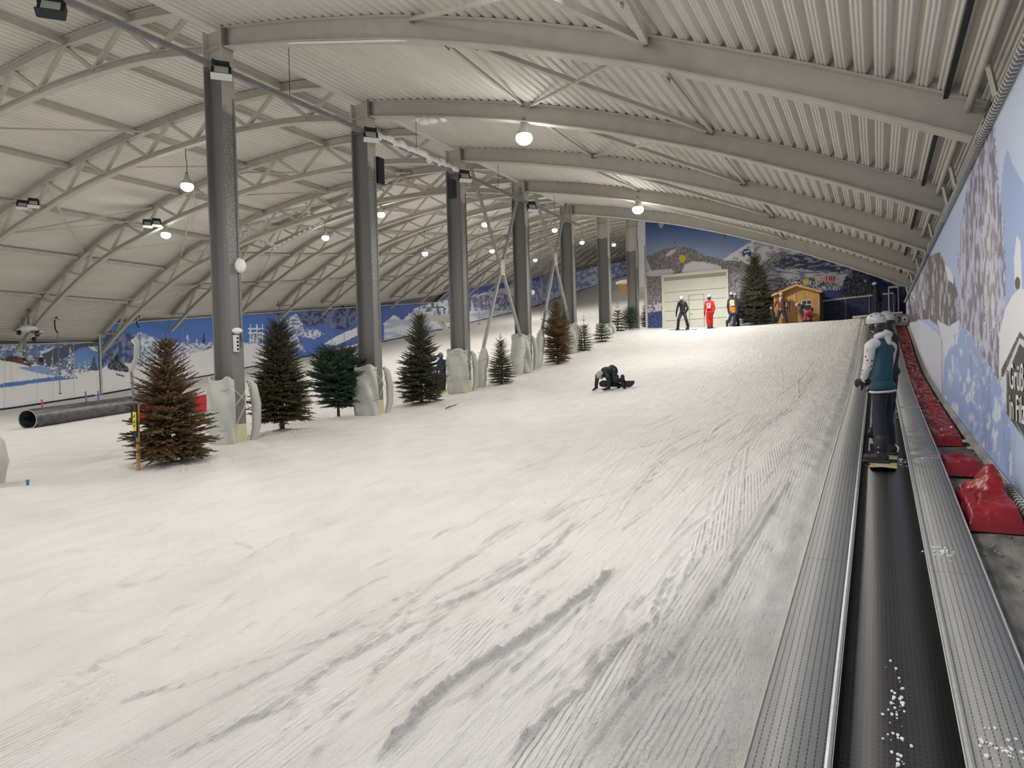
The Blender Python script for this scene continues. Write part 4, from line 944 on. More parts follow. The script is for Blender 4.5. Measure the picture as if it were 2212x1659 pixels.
for i in range(5):
    t0 = i / 5; t1 = (i + 1) / 5 - .02; zz0 = he + (ha - he) * t0; zz1 = he + (ha - he) * t1
    for yy_ in (0, dp - .04):
        m.add([(-hw * (1 - t0), yy_, zz0), (hw * (1 - t0), yy_, zz0), (hw * (1 - t1), yy_, zz1), (-hw * (1 - t1), yy_, zz1), (-hw * (1 - t0), yy_ + .04, zz0), (hw * (1 - t0), yy_ + .04, zz0), (hw * (1 - t1), yy_ + .04, zz1), (-hw * (1 - t1), yy_ + .04, zz1)], [(0, 1, 2, 3), (7, 6, 5, 4), (0, 4, 5, 1), (1, 5, 6, 2), (2, 6, 7, 3), (3, 7, 4, 0)])
m.build('log_wall', M['wood2'], root)
m = MB()
for sg in (-1, 1):
    m.bar((sg * (hw + .16), dp / 2 - .08, he - .06), (0, dp / 2 - .08, ha + .03), dp + .5, .035, up=(0, 0, 1))
m.build('roof', mat('dark_shingle', (.10, .075, .05), .8, noise=.3), root)
m = MB()
for sg in (-1, 1): m.bar((sg * (hw + .16), -.34, he - .09), (0, -.34, ha + .0), .03, .10)
m.build('bargeboard', M['wood'], root)
dw = 1.04; dh = he - .02
for sg in (-1, 1):
    x0, x1 = (-dw + .0, -.005) if sg < 0 else (.005, dw)
    x0 += -.04; x1 += -.04
    m = MB(); npk = 7
    for i in range(npk): m.box2((x0 + (x1 - x0) * i / npk + .004, -.035, .03), (x0 + (x1 - x0) * (i + 1) / npk - .002, -.008, dh))
    dl = m.build('door', M['wood'], root)
    cxw = (x0 + x1) / 2; cz = dh * .62; s_ = .24
    m = MB(); m.box2((cxw - s_, -.045, cz - s_), (cxw + s_, -.036, cz + s_)); m.build('window_pane', mat('dark_pane', (.02, .025, .03), .15), dl)
    m = MB()
    for a, b_ in (((-s_, -s_), (s_, -s_)), ((-s_, s_), (s_, s_)), ((-s_, -s_), (-s_, s_)), ((s_, -s_), (s_, s_)), ((0, -s_), (0, s_)), ((-s_, 0), (s_, 0))):
        m.bar((cxw + a[0], -.052, cz + a[1]), (cxw + b_[0], -.052, cz + b_[1]), .035, .02, up=(0, 1, 0))
    m.build('window_cross', mat('pale_wood', (.66, .60, .46), .6), dl)
m = MB(); m.box2((-dw - .15, -.05, 0), (-dw - .05, -.005, dh + .02)); m.box2((dw - .03, -.05, 0), (dw + .07, -.005, dh + .02)); m.box2((-dw - .15, -.05, dh), (dw + .07, -.005, dh + .10)); m.build('door_casing', M['wood'], root)
m = MB(); m.tube([(hw + .04, -.06, he - .1), (hw + .04, -.06, .1)], .035, 8); m.build('downpipe', M['black'], root)
tag(root, 'small honey-coloured wooden garden hut with double doors by the back wall', 'hut')
m = MB(); m.box2((hw + .02, .3, 0), (hw + .06, .4, .1))

# ================================================================== railing at the top right
def railing():
    a = at_y(1777, 650, 41.2); b_ = at_y(1930, 633, 41.2)
    root = empty('safety_railing', (float(a[0]), 41.2, 2.1)); Lr = float(b_[0] - a[0]); za = float(a[2]) - 2.1; zb_ = float(b_[2]) - 2.1
    m = MB(); m.tube([(0, 0, za), (Lr, 0, zb_)], .045, 8); m.build('top_rail', M['white_steel'], root)
    for i in range(4):
        t = i / 3; m = MB(); m.tube([(Lr * t, 0, 0), (Lr * t, 0, za + (zb_ - za) * t)], .03, 6); m.build('post', M['galv'], root)
    m = MB(); 
    for i in range(24):
        t = (i + .5) / 24; m.tube([(Lr * t, -.05, za + (zb_ - za) * t - .06), (Lr * t, -.05, za + (zb_ - za) * t + .08)], .012, 4)
    m.build('cable_ties', M['rope'], root)
    m = MB(); m.add([(0, .02, .1), (Lr, .02, .1), (Lr, .02, zb_ - .05), (0, .02, za - .05), (0, .03, .1), (Lr, .03, .1), (Lr, .03, zb_ - .05), (0, .03, za - .05)], [(0, 1, 2, 3), (7, 6, 5, 4)])
    m.build('navy_netting', mat('navy_net', (.012, .016, .06), .7, noise=.5, nscale=5, col2=(.03, .035, .10)), root)
    return tag(root, 'railing with navy netting below the mural, right of the hut', 'railing')
railing()
root = empty('gate_frame', (0.55, 39.4, 2.19))
m = MB(); m.tube([(0, 0, 0), (0, 0, 1.55)], .03, 6); m.tube([(.42, 0, 0), (.42, 0, 2.1)], .03, 6); m.build('posts', M['white_steel'], root)
m = MB(); m.box((.2, 0, 1.55), (.46, .08, .10)); m.build('cross_bar', M['white_steel'], root)
m = MB(); m.bar((.24, -.05, .1), (.30, -.05, 1.2), .02, .05); m.build('rod', M['galv'], root)
tag(root, 'pale steel gate frame at the upper end of the conveyor', 'gate')
# ================================================================== conifers
def shoot_template(n=46, L=1.0, seed=0):
    """one needle-covered shoot of unit length along +x; needles as narrow blades"""
    rg = np.random.RandomState(seed); V = []; 
    t = np.linspace(.02, 1.0, n); ang = np.arange(n) * 2.4 + rg.rand(n)
    ln = .20 * (1 - .30 * t) * (.8 + .4 * rg.rand(n))
    for i in range(n):
        up = 0.25; dy, dz = math.cos(ang[i]), math.sin(ang[i]) * .8 + up
        base = np.array([t[i], 0, 0]); d = np.array([.75, dy, dz]); d /= np.linalg.norm(d)
        s = np.cross(d, [1, .3, .2]); s /= np.linalg.norm(s); w_ = .026
        tip = base + d * ln[i]
        V += [base - s * w_, base + s * w_, tip + s * w_ * .5, tip - s * w_ * .5]
    # stem as a flat cross
    for s in ((0, .012, 0), (0, 0, .012)):
        s = np.array(s); V += [-s, s, np.array([1, 0, 0]) + s * .3, np.array([1, 0, 0]) - s * .3]
    return np.array(V)
TPL = [shoot_template(46, seed=i) for i in range(3)]; TPLS = [shoot_template(22, seed=i + 9) for i in range(3)]
def tree_mat(name, c1, c2, c3):
    m = bpy.data.materials.new(name); m.use_nodes = True; nt = m.node_tree; b = nt.nodes['Principled BSDF']
    a = nt.nodes.new('ShaderNodeAttribute'); a.attribute_name = 'tone'
    r = nt.nodes.new('ShaderNodeValToRGB'); e = r.color_ramp.elements; e[0].color = (*c1, 1); e[1].color = (*c3, 1); x = e.new(.5); x.color = (*c2, 1)
    nt.links.new(a.outputs['Fac'], r.inputs[0]); nt.links.new(r.outputs[0], b.inputs['Base Color']); b.inputs['Roughness'].default_value = .6
    return m
TM = {'brown': tree_mat('needles_browned', (.035, .030, .012), (.12, .072, .030), (.27, .17, .075)),
      'olive': tree_mat('needles_olive', (.018, .028, .012), (.055, .060, .026), (.17, .13, .06)),
      'green': tree_mat('needles_green', (.012, .030, .018), (.035, .075, .045), (.10, .15, .085)),
      'dark': tree_mat('needles_dark', (.020, .026, .018), (.06, .066, .040), (.17, .155, .09))}
M['bark'] = mat('bark', (.13, .085, .05), .9, noise=.4, nscale=20, bump=.6, bscale=40)
def conifer(label, foot, H, R, tone, seed, prof='cone', clear=.10, whorl=.14, nb=9, leader=.12, shoot=.15, droop=.25, sparse=0.0, tpl=None, side=None, lean=0.0):
    """foot: world point; H height; R crown radius; clear: bare trunk fraction; leader: bare top fraction"""
    rg = random.Random(seed); nr = np.random.RandomState(seed)
    root = empty('spruce_tree', tuple(foot))
    tp = TPL if tpl is None else tpl
    m = MB(); pts = []; rr = []
    for i in range(9): t = i / 8; pts.append((lean * H * t + .02 * math.sin(t * 5 + seed), .02 * math.cos(t * 4 + seed), -.12 + (H + .12) * t)); rr.append(max(.006, (.018 + .016 * H) * (1 - t)))
    m.tube(pts, rr, 8)
    S = []  # shoots: origin, dir, len
    z = clear * H; zt = H * (1 - leader)
    wood = []
    while z < zt:
        u = (z - clear * H) / (H - clear * H)
        if prof == 'cone': r = R * min(1, (1 - u) ** .85 * 1.15) * (.86 + .14 * min(1, u * 6))
        elif prof == 'column': r = R * min(1, ((1 - u) * 2.0) ** .75) * (.80 + .2 * min(1, u * 5))
        elif prof == 'round': r = R * math.sqrt(max(0, 1 - ((u - .40) / .60) ** 2)) * (1 - .1 * u) if u > .4 else R * (.55 + .45 * (u / .4) ** .6)
        n = max(4, int(nb * (.55 + .6 * r / R)))
        off = rg.random() * 6.28
        for j in range(n):
            if rg.random() < sparse: continue
            a = off + j * 6.283 / n + rg.uniform(-.25, .25); L = r * rg.uniform(.78, 1.12)
            if side and rg.random() < side[1] * max(0, math.cos(a - side[0])): continue
            elev = (.10 + .75 * u ** 1.3) + rg.uniform(-.08, .08)
            ca, sa = math.cos(a), math.sin(a); steps = max(3, int(L / (shoot * .42))); P = []
            for s_ in range(steps + 1):
                t = s_ / steps; rad = L * t; zz = z + L * (elev * t - droop * t * t * (1 - u) + .10 * t ** 3)
                P.append(np.array([lean * z + ca * rad, sa * rad, zz]))
            wood.append((P[0], P[steps // 2], P[-1], .006 + .008 * L))
            lat = np.array([-sa, ca, 0])
            for s_ in range(1, steps + 1):
                t = s_ / steps; d = P[s_] - P[s_ - 1]; d = d / (np.linalg.norm(d) + 1e-9)
                if t < .16 and L > .3: continue
                sl = shoot * (1.05 - .40 * t) * rg.uniform(.8, 1.2) * min(1.6, .7 + L)
                for sg in (-1, 1):
                    dd = d * .72 + lat * sg * rg.uniform(.55, .95) + np.array([0, 0, rg.uniform(-.30, .34)])
                    S.append((P[s_ - 1], dd / np.linalg.norm(dd), sl))
                    if L > .35 and t < .8:
                        b0 = P[s_ - 1] + dd / np.linalg.norm(dd) * sl * .8; d3 = dd + d * .6 + np.array([0, 0, rg.uniform(-.15, .15)])
                        S.append((b0, d3 / np.linalg.norm(d3), sl * .75))
                S.append((P[s_ - 1], d, shoot * .9))
            S.append((P[-1], d, shoot * .8))
        z += whorl * .80 * rg.uniform(.8, 1.2) * (1 - .35 * u)
    # bare leader with a few spokes
    for q in (zt, (zt + H) / 2, H * .985):
        for j in range(5):
            a = rg.random() * 6.28; S.append((np.array([lean * q, 0, q]), np.array([math.cos(a) * .8, math.sin(a) * .8, .6]) / 1.28, shoot * (1.1 if q < H * .95 else .5)))
    S.append((np.array([lean * H, 0, H - shoot * .4]), np.array([0, 0, 1.0]), shoot))
    for a, b_, c, rd in wood: m.tube([a, b_, c], [rd, rd * .6, .002], 4)
    m.build('trunk', M['bark'], root, smooth=60)
    O = np.array([s_[0] for s_ in S]); Dr = np.array([s_[1] for s_ in S]); Ln = np.array([s_[2] for s_ in S])
    upv = np.tile([0, 0, 1.0], (len(S), 1)) + nr.randn(len(S), 3) * .25
    Sx = np.cross(Dr, upv); Sx /= np.linalg.norm(Sx, axis=1)[:, None] + 1e-9; Uz = np.cross(Sx, Dr)
    VV = []; TT = []
    which = nr.randint(0, 3, len(S)); tn = nr.rand(len(S)); radn = np.hypot(O[:, 0], O[:, 1]) / R
    tone_v = np.clip(.15 + .45 * tn + .35 * fbm(O[:, 2] * 2.0 + 5, np.arctan2(O[:, 1], O[:, 0]) * 1.2 + 7, 2, seed), 0, 1)
    for k in range(3):
        I = np.where(which == k)[0]; T = tp[k]
        w_ = O[I, None, :] + Ln[I, None, None] * (T[None, :, 0:1] * Dr[I, None, :] + T[None, :, 1:2] * Sx[I, None, :] + T[None, :, 2:3] * Uz[I, None, :])
        VV.append(w_.reshape(-1, 3)); TT.append(np.repeat(tone_v[I], len(T)))
    V = np.concatenate(VV); T_ = np.concatenate(TT); Q = np.arange(len(V)).reshape(-1, 4)
    fast_mesh('foliage', V, Q, TM[tone], root, smooth=False, floats={'tone': T_})
    return tag(root, label, 'tree', 'spruces along the slope edge')
def px_tree(label, fx, fy, ty, lx, rx, tone, seed, **kw):
    f = at_ground(fx, fy); H = float(at_y(fx, ty, f[1])[2] - f[2]); sc = abs(float(at_y(rx, fy, f[1])[0] - at_y(lx, fy, f[1])[0]))
    # apparent width across the view: convert to metres with the local scale
    dep = float(f @ CM[:, 2]); R = (rx - lx) / 2 / FPX * dep
    f = (f[0], f[1], float(ground(f[0], f[1])) - .02)
    return conifer(label, f, H, R, tone, seed, **kw)
px_tree('large browned spruce left of the nearest column, beside the yellow marker', 368, 1003, 728, 286, 466, 'brown', 1, prof='cone', clear=.07, whorl=.15, nb=10, leader=.05, shoot=.17, sparse=.05)
px_tree('tall dark spruce with a thin bare tip, right of the nearest column', 610, 934, 655, 543, 676, 'olive', 2, prof='cone', clear=.11, whorl=.13, nb=11, leader=.17, shoot=.15, sparse=.0)
px_tree('round squat green fir on a bare stem, left of the second column', 733, 904, 757, 673, 796, 'green', 3, prof='round', clear=.20, whorl=.10, nb=12, leader=.10, shoot=.14)
px_tree('tall green spruce with a straggly top, left of the third column', 912, 874, 662, 858, 966, 'dark', 4, prof='cone', clear=.06, whorl=.13, nb=10, leader=.10, sparse=.12, shoot=.15, droop=.2)
px_tree('small bushy spruce at the foot of the near cross brace', 1084, 829, 722, 1054, 1114, 'dark', 5, prof='cone', clear=.05, whorl=.12, nb=9, leader=.16, shoot=.15, tpl=TPLS)
px_tree('reddish-brown spruce standing before the fifth column', 1205, 786, 650, 1173, 1235, 'brown', 6, prof='column', clear=.05, whorl=.13, nb=10, leader=.03, shoot=.15, tpl=TPLS)
px_tree('small spruce with long thin tip right of the fifth column', 1263, 757, 682, 1246, 1282, 'dark', 7, prof='cone', clear=.03, whorl=.15, nb=8, leader=.28, shoot=.16, tpl=TPLS)
px_tree('lowest little fir at the foot of the sixth column', 1301, 738, 694, 1283, 1320, 'green', 8, prof='cone', clear=.03, whorl=.2, nb=8, leader=.1, shoot=.2, tpl=TPLS)
px_tree('thin-tipped brownish spruce right of the sixth column', 1335, 716, 655, 1318, 1356, 'olive', 9, prof='cone', clear=.03, whorl=.2, nb=8, leader=.30, shoot=.2, tpl=TPLS)
px_tree('green bushy fir in front of the seventh column', 1362, 712, 666, 1342, 1382, 'green', 10, prof='round', clear=.03, whorl=.18, nb=9, leader=.05, shoot=.2, tpl=TPLS)
px_tree('dark green fir left of the cream garage door', 1401, 707, 640, 1382, 1421, 'green', 11, prof='cone', clear=.03, whorl=.18, nb=10, leader=.12, shoot=.2, tpl=TPLS)
fz = (float(at_y(1633, 694, 40.2)[0]), 40.2, float(at_y(1633, 696, 40.2)[2]))
conifer('biggest spruce at the back wall between garage door and hut', fz, float(at_y(1631, 541, 40.2)[2]) - fz[2], 40 / FPX * float(np.array(fz) @ CM[:, 2]), 'dark', 12, prof='cone', clear=.03, whorl=.22, nb=13, leader=.12, shoot=.24, tpl=TPLS)
# fallen branch by the third column
f = at_ground(962, 884); m = MB(); rg = random.Random(4)
for i in range(7):
    a = rg.uniform(-.6, 1.0); m.tube([(0, 0, .02), (.25 * math.cos(a), .25 * math.sin(a), .10), (.45 * math.cos(a) * rg.uniform(.6, 1), .45 * math.sin(a), .05 + rg.uniform(0, .15))], [.012, .008, .003], 4)
o = m.build('fallen_branch', M['bark']); o.location = tuple(f); tag(o, 'bare broken branch lying on the snow before the third column', 'branch')
# needles and dirt round the feet of trees
rg = random.Random(8); m = MB()
for fx, fy, n_, sp_ in [(368, 1003, 90, .55), (610, 936, 110, .5), (733, 907, 60, .35), (912, 876, 60, .5), (700, 900, 40, .5), (1084, 830, 20, .3)]:
    f0 = at_ground(fx, fy)
    for i in range(n_):
        x = rg.gauss(f0[0], sp_); y = rg.gauss(f0[1], sp_ * .6); a = rg.uniform(0, 6.28); l = rg.uniform(.01, .05); z = 0
        j = (int(np.searchsorted(gy, y)), int(np.searchsorted(gx, x)))
        z = float(H[min(j[0], H.shape[0] - 1), min(j[1], H.shape[1] - 1)]) + .012
        m.bar((x, y, z), (x + l * math.cos(a), y + l * math.sin(a), z + .004), .006, .004)
o = m.build('needle_litter', mat('needle_litter', (.09, .065, .04), .9)); tag(o, 'scattered twigs and needles on the snow around the spruces', 'litter', kind='stuff')
# ================================================================== people
M['skin'] = mat('skin', (.52, .32, .23), .55)
def cloth(name, c, noise=.2, rough=.75, col2=None, nscale=9): return mat(name, c, rough, noise=noise, nscale=nscale, bump=.5, bscale=16, col2=col2)
def rm(o, vox, sm=3, disp=0.0):
    md = o.modifiers.new('skin', 'REMESH'); md.mode = 'VOXEL'; md.voxel_size = vox; md.use_smooth_shade = True
    s = o.modifiers.new('relax', 'SMOOTH'); s.factor = .5; s.iterations = sm
    if disp:
        tx_ = bpy.data.textures.get('folds') or bpy.data.textures.new('folds', 'CLOUDS'); tx_.noise_scale = .11; tx_.noise_depth = 2
        d = o.modifiers.new('folds', 'DISPLACE'); d.texture = tx_; d.strength = disp; d.mid_level = .5; d.texture_coords = 'GLOBAL'
    return o
def V3(p): return Vector([float(c) for c in p])
def hand_into(m, wrist, d, palm_n, s=1.0, curl=.6, thumb_side=1, r=.0085):
    """palm and five bent fingers; d points along the hand, palm_n out of the palm"""
    d = d.normalized(); n = (palm_n - d * palm_n.dot(d)).normalized(); sd = d.cross(n).normalized() * thumb_side
    pc = wrist + d * .05 * s
    m.cap(wrist, wrist + d * .085 * s, .024 * s, .036 * s, 10, squash=(n, .55))
    m.cap(wrist + d * .03 * s + sd * .012 * s, wrist + d * .08 * s - sd * .014 * s, .03 * s, .03 * s, 10, squash=(n, .5))
    for i, (off, l) in enumerate(((.028, .072), (.010, .082), (-.009, .076), (-.027, .060))):
        p0 = wrist + d * (.088 - abs(off) * .3) * s + sd * off * s; dr = d
        for j, f_ in enumerate((.45, .32, .23)):
            c = curl * (.55 + .35 * j); dr = (dr * math.cos(c * .8) + n * math.sin(c * .8)).normalized(); p1 = p0 + dr * l * f_ * s
            m.cap(p0, p1, r * s * (1.12 - .1 * j), r * s * (1.02 - .1 * j), 8); p0 = p1
    p0 = wrist + d * .028 * s + sd * .028 * s; dr = (d * .65 + sd * .7 + n * .3).normalized()
    for j, l in enumerate((.04, .032, .026)): p1 = p0 + dr * l * s; m.cap(p0, p1, (.013 - .0015 * j) * s, (.012 - .0015 * j) * s, 8); p0 = p1; dr = (dr + d * .25 + n * .25 * curl).normalized()
def person(label, J, face, fit, k=1.0, vox=.016, near=False, head_up=(0, 0, 1), helmet='grey', glove=True, hood=None, group=None, torso_w=1.0, toes=None, extra=None):
    """J: world joints; face: direction the chest faces; look: direction of the head"""
    J = {a: V3(b_) for a, b_ in J.items()}
    base = (J['ankL'] + J['ankR']) / 2; base.z -= .1
    root = empty('person', tuple(base))
    J = {a: b_ - base for a, b_ in J.items()}
    F = V3(face).normalized(); look = V3(fit.get('look', face)).normalized(); U = V3(head_up).normalized()
    R_ = look.cross(U).normalized(); U = R_.cross(look).normalized(); RM = Matrix((R_, look, U)).transposed()
    hd = J['head']; nk = J['neck']; ch = J['chest']; pv = J['pelvis']
    ti = (nk - pv).normalized(); FN = (F - ti * F.dot(ti)).normalized() if abs(F.dot(ti)) < .98 else F
    # ---- body
    m = MB()
    m.ell(hd, (.074 * k, .094 * k, .112 * k), RM, 14, 10); m.ell(hd + RM @ Vector((0, .028, -.052)) * k, (.055 * k, .062 * k, .062 * k), RM, 12, 8)
    m.cap(hd + RM @ Vector((0, .085, .012)) * k, hd + RM @ Vector((0, .106, -.018)) * k, .010 * k, .015 * k, 8)
    for sg in (-1, 1): m.ell(hd + RM @ Vector((sg * .076, -.005, -.01)) * k, (.012 * k, .022 * k, .032 * k), RM, 8, 6)
    m.cap(hd - U * .07 * k, nk, .050 * k, .056 * k); m.cap(nk, ch, .085 * k, .12 * k, 14, squash=(FN, .8)); m.cap(ch, pv, .125 * k, .125 * k, 14, squash=(FN, .75))
    for s_ in 'LR':
        m.cap(ch * .35 + nk * .65, J['sh' + s_], .06 * k, .055 * k); m.cap(J['sh' + s_], J['el' + s_], .048 * k, .040 * k); m.cap(J['el' + s_], J['wr' + s_], .038 * k, .028 * k)
        m.cap(pv, J['hip' + s_], .11 * k, .095 * k); m.cap(J['hip' + s_], J['kn' + s_], .085 * k, .060 * k); m.cap(J['kn' + s_], J['ank' + s_], .056 * k, .042 * k)
    TD = {}
    for s_ in 'LR':
        tdv = V3(toes[s_]) if toes else Vector((F.x, F.y, 0)); tdv = tdv.normalized(); TD[s_] = tdv
        m.cap(J['ank' + s_] - Vector((0, 0, .04)) * k, J['ank' + s_] + tdv * .15 * k - Vector((0, 0, .06)) * k, .042 * k, .034 * k)
        hd_dir = (J['wr' + s_] - J['el' + s_]).normalized(); hd_dir = V3(fit['hd' + s_]).normalized() if 'hd' + s_ in fit else hd_dir
        pn = FN.cross(hd_dir) * (1 if s_ == 'R' else -1)
        if pn.length < .1: pn = F
        if 'pn' + s_ in fit: pn = V3(fit['pn' + s_])
        hand_into(m, J['wr' + s_], hd_dir, pn, k, fit.get('curl', .5), 1 if s_ == 'L' else -1)
        J['hd' + s_] = hd_dir; J['pn' + s_] = pn
    rm(m.build('body', M['skin'], root), vox * .75 if near else vox, 2)
    for sg in (-1, 1):
        m = MB(); m.ell(hd + RM @ Vector((sg * .030, .086, .012)) * k, (.012 * k, .009 * k, .010 * k), RM, 8, 6); m.build('eye', M['black'], root)
    m = MB(); m.cap(hd + RM @ Vector((-.02, .085, -.052)) * k, hd + RM @ Vector((.02, .085, -.052)) * k, .006 * k, .006 * k, 6); m.build('mouth', mat('lips', (.36, .13, .10), .5) if 'lips' not in bpy.data.materials else bpy.data.materials['lips'], root)
    # ---- jacket
    b = fit.get('bulk', 1.0) * k
    m = MB()
    m.cap(nk - ti * .03, ch, .105 * b, .165 * b * torso_w, 16, squash=(FN, .78)); m.cap(ch, pv + ti * .10 * k, .168 * b * torso_w, .156 * b * torso_w, 16, squash=(FN, .74)); SD = ti.cross(FN).normalized(); RT = Matrix((SD, FN, SD.cross(FN))).transposed(); m.ell(pv - ti * .015 * k, (.186 * b * torso_w, .142 * b * torso_w, .10 * b), RT, 18, 8)
    m.cap(nk + ti * .04, nk - ti * .02, .072 * b, .09 * b, 14)
    ms_ = m if not fit.get('sleeves') else MB()
    for s_ in 'LR':
        ms_.cap(J['sh' + s_] * .55 + ch * .15 + nk * .3, J['sh' + s_], .078 * b, .070 * b); ms_.cap(J['sh' + s_], J['el' + s_], .070 * b, .058 * b); ms_.cap(J['el' + s_], J['wr' + s_] - J['hd' + s_] * .005, .062 * b, .046 * b)
        if ms_ is not m: m.cap(nk * .4 + ch * .6, J['sh' + s_] * .7 + ch * .3, .12 * b, .075 * b)
    jk = rm(m.build('jacket' if not fit.get('sleeves') else 'vest', fit['jacket'], root), vox, 3, .014 * k)
    if ms_ is not m: rm(ms_.build('sleeves', fit['sleeves'], root), vox, 3, .012 * k)
    if hood:
        m = MB(); bk = nk - FN * .07 * k + ti * .02
        for i in range(7):
            a = -1.9 + 3.8 * i / 6; c = bk + (R_ * math.sin(a) * .085 - FN * (math.cos(a) * .055 - .02)) * k + ti * (.015 - .02 * abs(a)) * k
            if i: m.cap(pc_, c, .042 * k, .042 * k)
            pc_ = c
        m.cap(bk - FN * .02 * k, bk - FN * .05 * k - ti * .10 * k, .07 * k, .045 * k, squash=(FN, .6)); rm(m.build('hood', hood, root), vox, 3, .012)
    # ---- trousers, boots, gloves
    m = MB(); q = fit.get('legs', 1.0) * k
    for s_ in 'LR':
        m.cap(pv - ti * .04, J['hip' + s_], .118 * q, .102 * q, 14, squash=(FN, .9)); m.cap(J['hip' + s_], J['kn' + s_], .102 * q, .082 * q); m.cap(J['kn' + s_], J['ank' + s_] + Vector((0, 0, .08)) * k, .084 * q, .080 * q)
    rm(m.build('trousers', fit['pants'], root), vox, 3, .014 * k)
    for s_ in 'LR':
        a = J['ank' + s_]; td = TD[s_]; m = MB()
        m.cap(a + Vector((0, 0, .20)) * k, a, .066 * k, .066 * k); m.cap(a - Vector((0, 0, .02)) * k - td * .03 * k, a + td * .155 * k - Vector((0, 0, .035)) * k, .062 * k, .05 * k)
        sd = td.cross(Vector((0, 0, 1))); Rb = Matrix((sd, td, Vector((0, 0, 1)))).transposed()
        m.box(a + td * .06 * k - Vector((0, 0, .085)) * k, (.10 * k, .31 * k, .03 * k), Rb)
        rm(m.build('boot', fit.get('boots', M['boot']), root), vox * .9, 2)
        if near:
            m = MB()
            for t in (.04, .10): m.cap(a + td * .02 + Vector((0, 0, t)) - sd * .066, a + td * (.07) + Vector((0, 0, t)) + sd * .066, .010, .010, 6)
            m.build('boot_strap', M['strap'], root)
        if glove:
            m = MB(); w_ = J['wr' + s_]; m.cap(w_ - J['hd' + s_] * .03 * k, w_ + J['hd' + s_] * .02 * k, .046 * k, .042 * k)
            hand_into(m, w_, J['hd' + s_], J['pn' + s_], 1.18 * k, fit.get('curl', .5), 1 if s_ == 'L' else -1, r=.0115)
            rm(m.build('glove', fit.get('gloves', M['glove']), root), vox * .55 if near else vox * .7, 1)
    # ---- helmet
    if helmet:
        m = MB(); hc_ = hd + U * .028 * k - look * .008 * k
        m.ell(hc_, (.104 * k, .127 * k, .114 * k), RM, 24, 14, zmin=-.28)
        m.cap(hc_ + RM @ Vector((-.06, .122, -.018)) * k, hc_ + RM @ Vector((.06, .122, -.018)) * k, .016 * k, .016 * k)
        hl = m.build('helmet', M['helm_' + helmet], root)
        m = MB()
        for sg in (-1, 1): m.cap(hc_ + RM @ Vector((sg * .082, -.005, -.045)) * k, hc_ + RM @ Vector((sg * .070, .012, -.10)) * k, .030 * k, .024 * k, squash=(R_, .6))
        m.cap(hc_ + RM @ Vector((-.04, -.085, -.05)) * k, hc_ + RM @ Vector((.04, -.085, -.05)) * k, .032 * k, .032 * k); m.cap(hd + RM @ Vector((0, -.045, -.07)) * k, nk + ti * .02, .062 * k, .066 * k, 14)
        rm(m.build('ear_pads', M['black'], root), .010 if near else .014, 2)
        if near or k > .5:
            m = MB()
            for ax_, ay_, rl in [(-.045, .03, .02), (.045, .03, .02), (-.05, -.045, .02), (.05, -.045, .02), (-.085, -.01, .016), (.085, -.01, .016), (-.03, -.10, .014), (.03, -.10, .014), (0, .08, .016)]:
                zz = .113 * math.sqrt(max(0, 1 - (ax_ / .104) ** 2 - (ay_ / .127) ** 2)); m.ell(hc_ + RM @ Vector((ax_, ay_, zz)) * k, (.007 * k, rl * k, .006 * k), RM, 8, 6)
            m.build('vents', M['black'], hl)
        if fit.get('goggles', True):
            m = MB(); m.cap(hd + RM @ Vector((-.045, .088, .018)) * k, hd + RM @ Vector((.045, .088, .018)) * k, .030 * k, .030 * k, 12, squash=(look, .6)); m.build('goggles', M['goggle'], root)
        m = MB(); m.tube([hc_ + RM @ Vector((-.10, .02, -.06)) * k, hd + RM @ Vector((-.05, .04, -.115)) * k, hd + RM @ Vector((.05, .04, -.115)) * k, hc_ + RM @ Vector((.10, .02, -.06)) * k], .007 * k, 6); m.build('chin_strap', M['black'], root)
    if extra: extra(root, J, F, ti, FN, k)
    return tag(root, label, 'person', group)
M['boot'] = mat('snow_boot', (.018, .018, .02), .6); M['glove'] = mat('glove_black', (.012, .012, .014), .7); M['strap'] = mat('boot_straps', (.45, .45, .45), .5)
M['helm_grey'] = mat('helmet_grey', (.40, .395, .39), .35); M['helm_white'] = mat('helmet_silver', (.55, .55, .54), .3); M['goggle'] = mat('goggle_lens', (.02, .022, .03), .12)
def board(label, p, q, w_, up, top_c, base_c, th=.014, tip=.05, name='snowboard', cat='snowboard'):
    p, q, up = V3(p), V3(q), V3(up); d = q - p; L = d.length; d.normalize(); s = d.cross(up).normalized(); u = s.cross(d)
    root = empty(name, tuple(p)); n = 28
    def surf(o):
        V = []
        for i in range(n + 1):
            t = i / n; e = min(t, 1 - t) * L / (w_ * .55); wd = w_ / 2 * (math.sqrt(max(0, 1 - (1 - min(1, e)) ** 2))) * (1 - .12 * math.sin(math.pi * t)); h = tip * max(0, 1 - min(t, 1 - t) * L / .22) ** 2
            for j in (-1, -.5, 0, .5, 1): V.append(d * (t * L) + s * wd * j + u * (h + o))
        return V
    a, b_ = surf(th), surf(0); m = MB(); m.add(a, [(i * 5 + j, i * 5 + j + 1, i * 5 + j + 6, i * 5 + j + 5) for i in range(n) for j in range(4)]); m.build('deck', top_c, root)
    m = MB(); m.add(b_, [(i * 5 + j + 5, i * 5 + j + 6, i * 5 + j + 1, i * 5 + j) for i in range(n) for j in range(4)]); m.build('base', base_c, root)
    for t in (.34, .64):
        m = MB(); c = d * (t * L) + u * (th + .012); R_ = Matrix((s, d, u)).transposed(); m.box(c, (w_ * .95, .10, .02), R_); m.bar(c + s * w_ * .42 * -1 + u * .01 - d * .05, c - s * w_ * .42 + u * .13 - d * .05, .10, .02); m.build('binding', M['black'], root)
    return tag(root, label, cat)
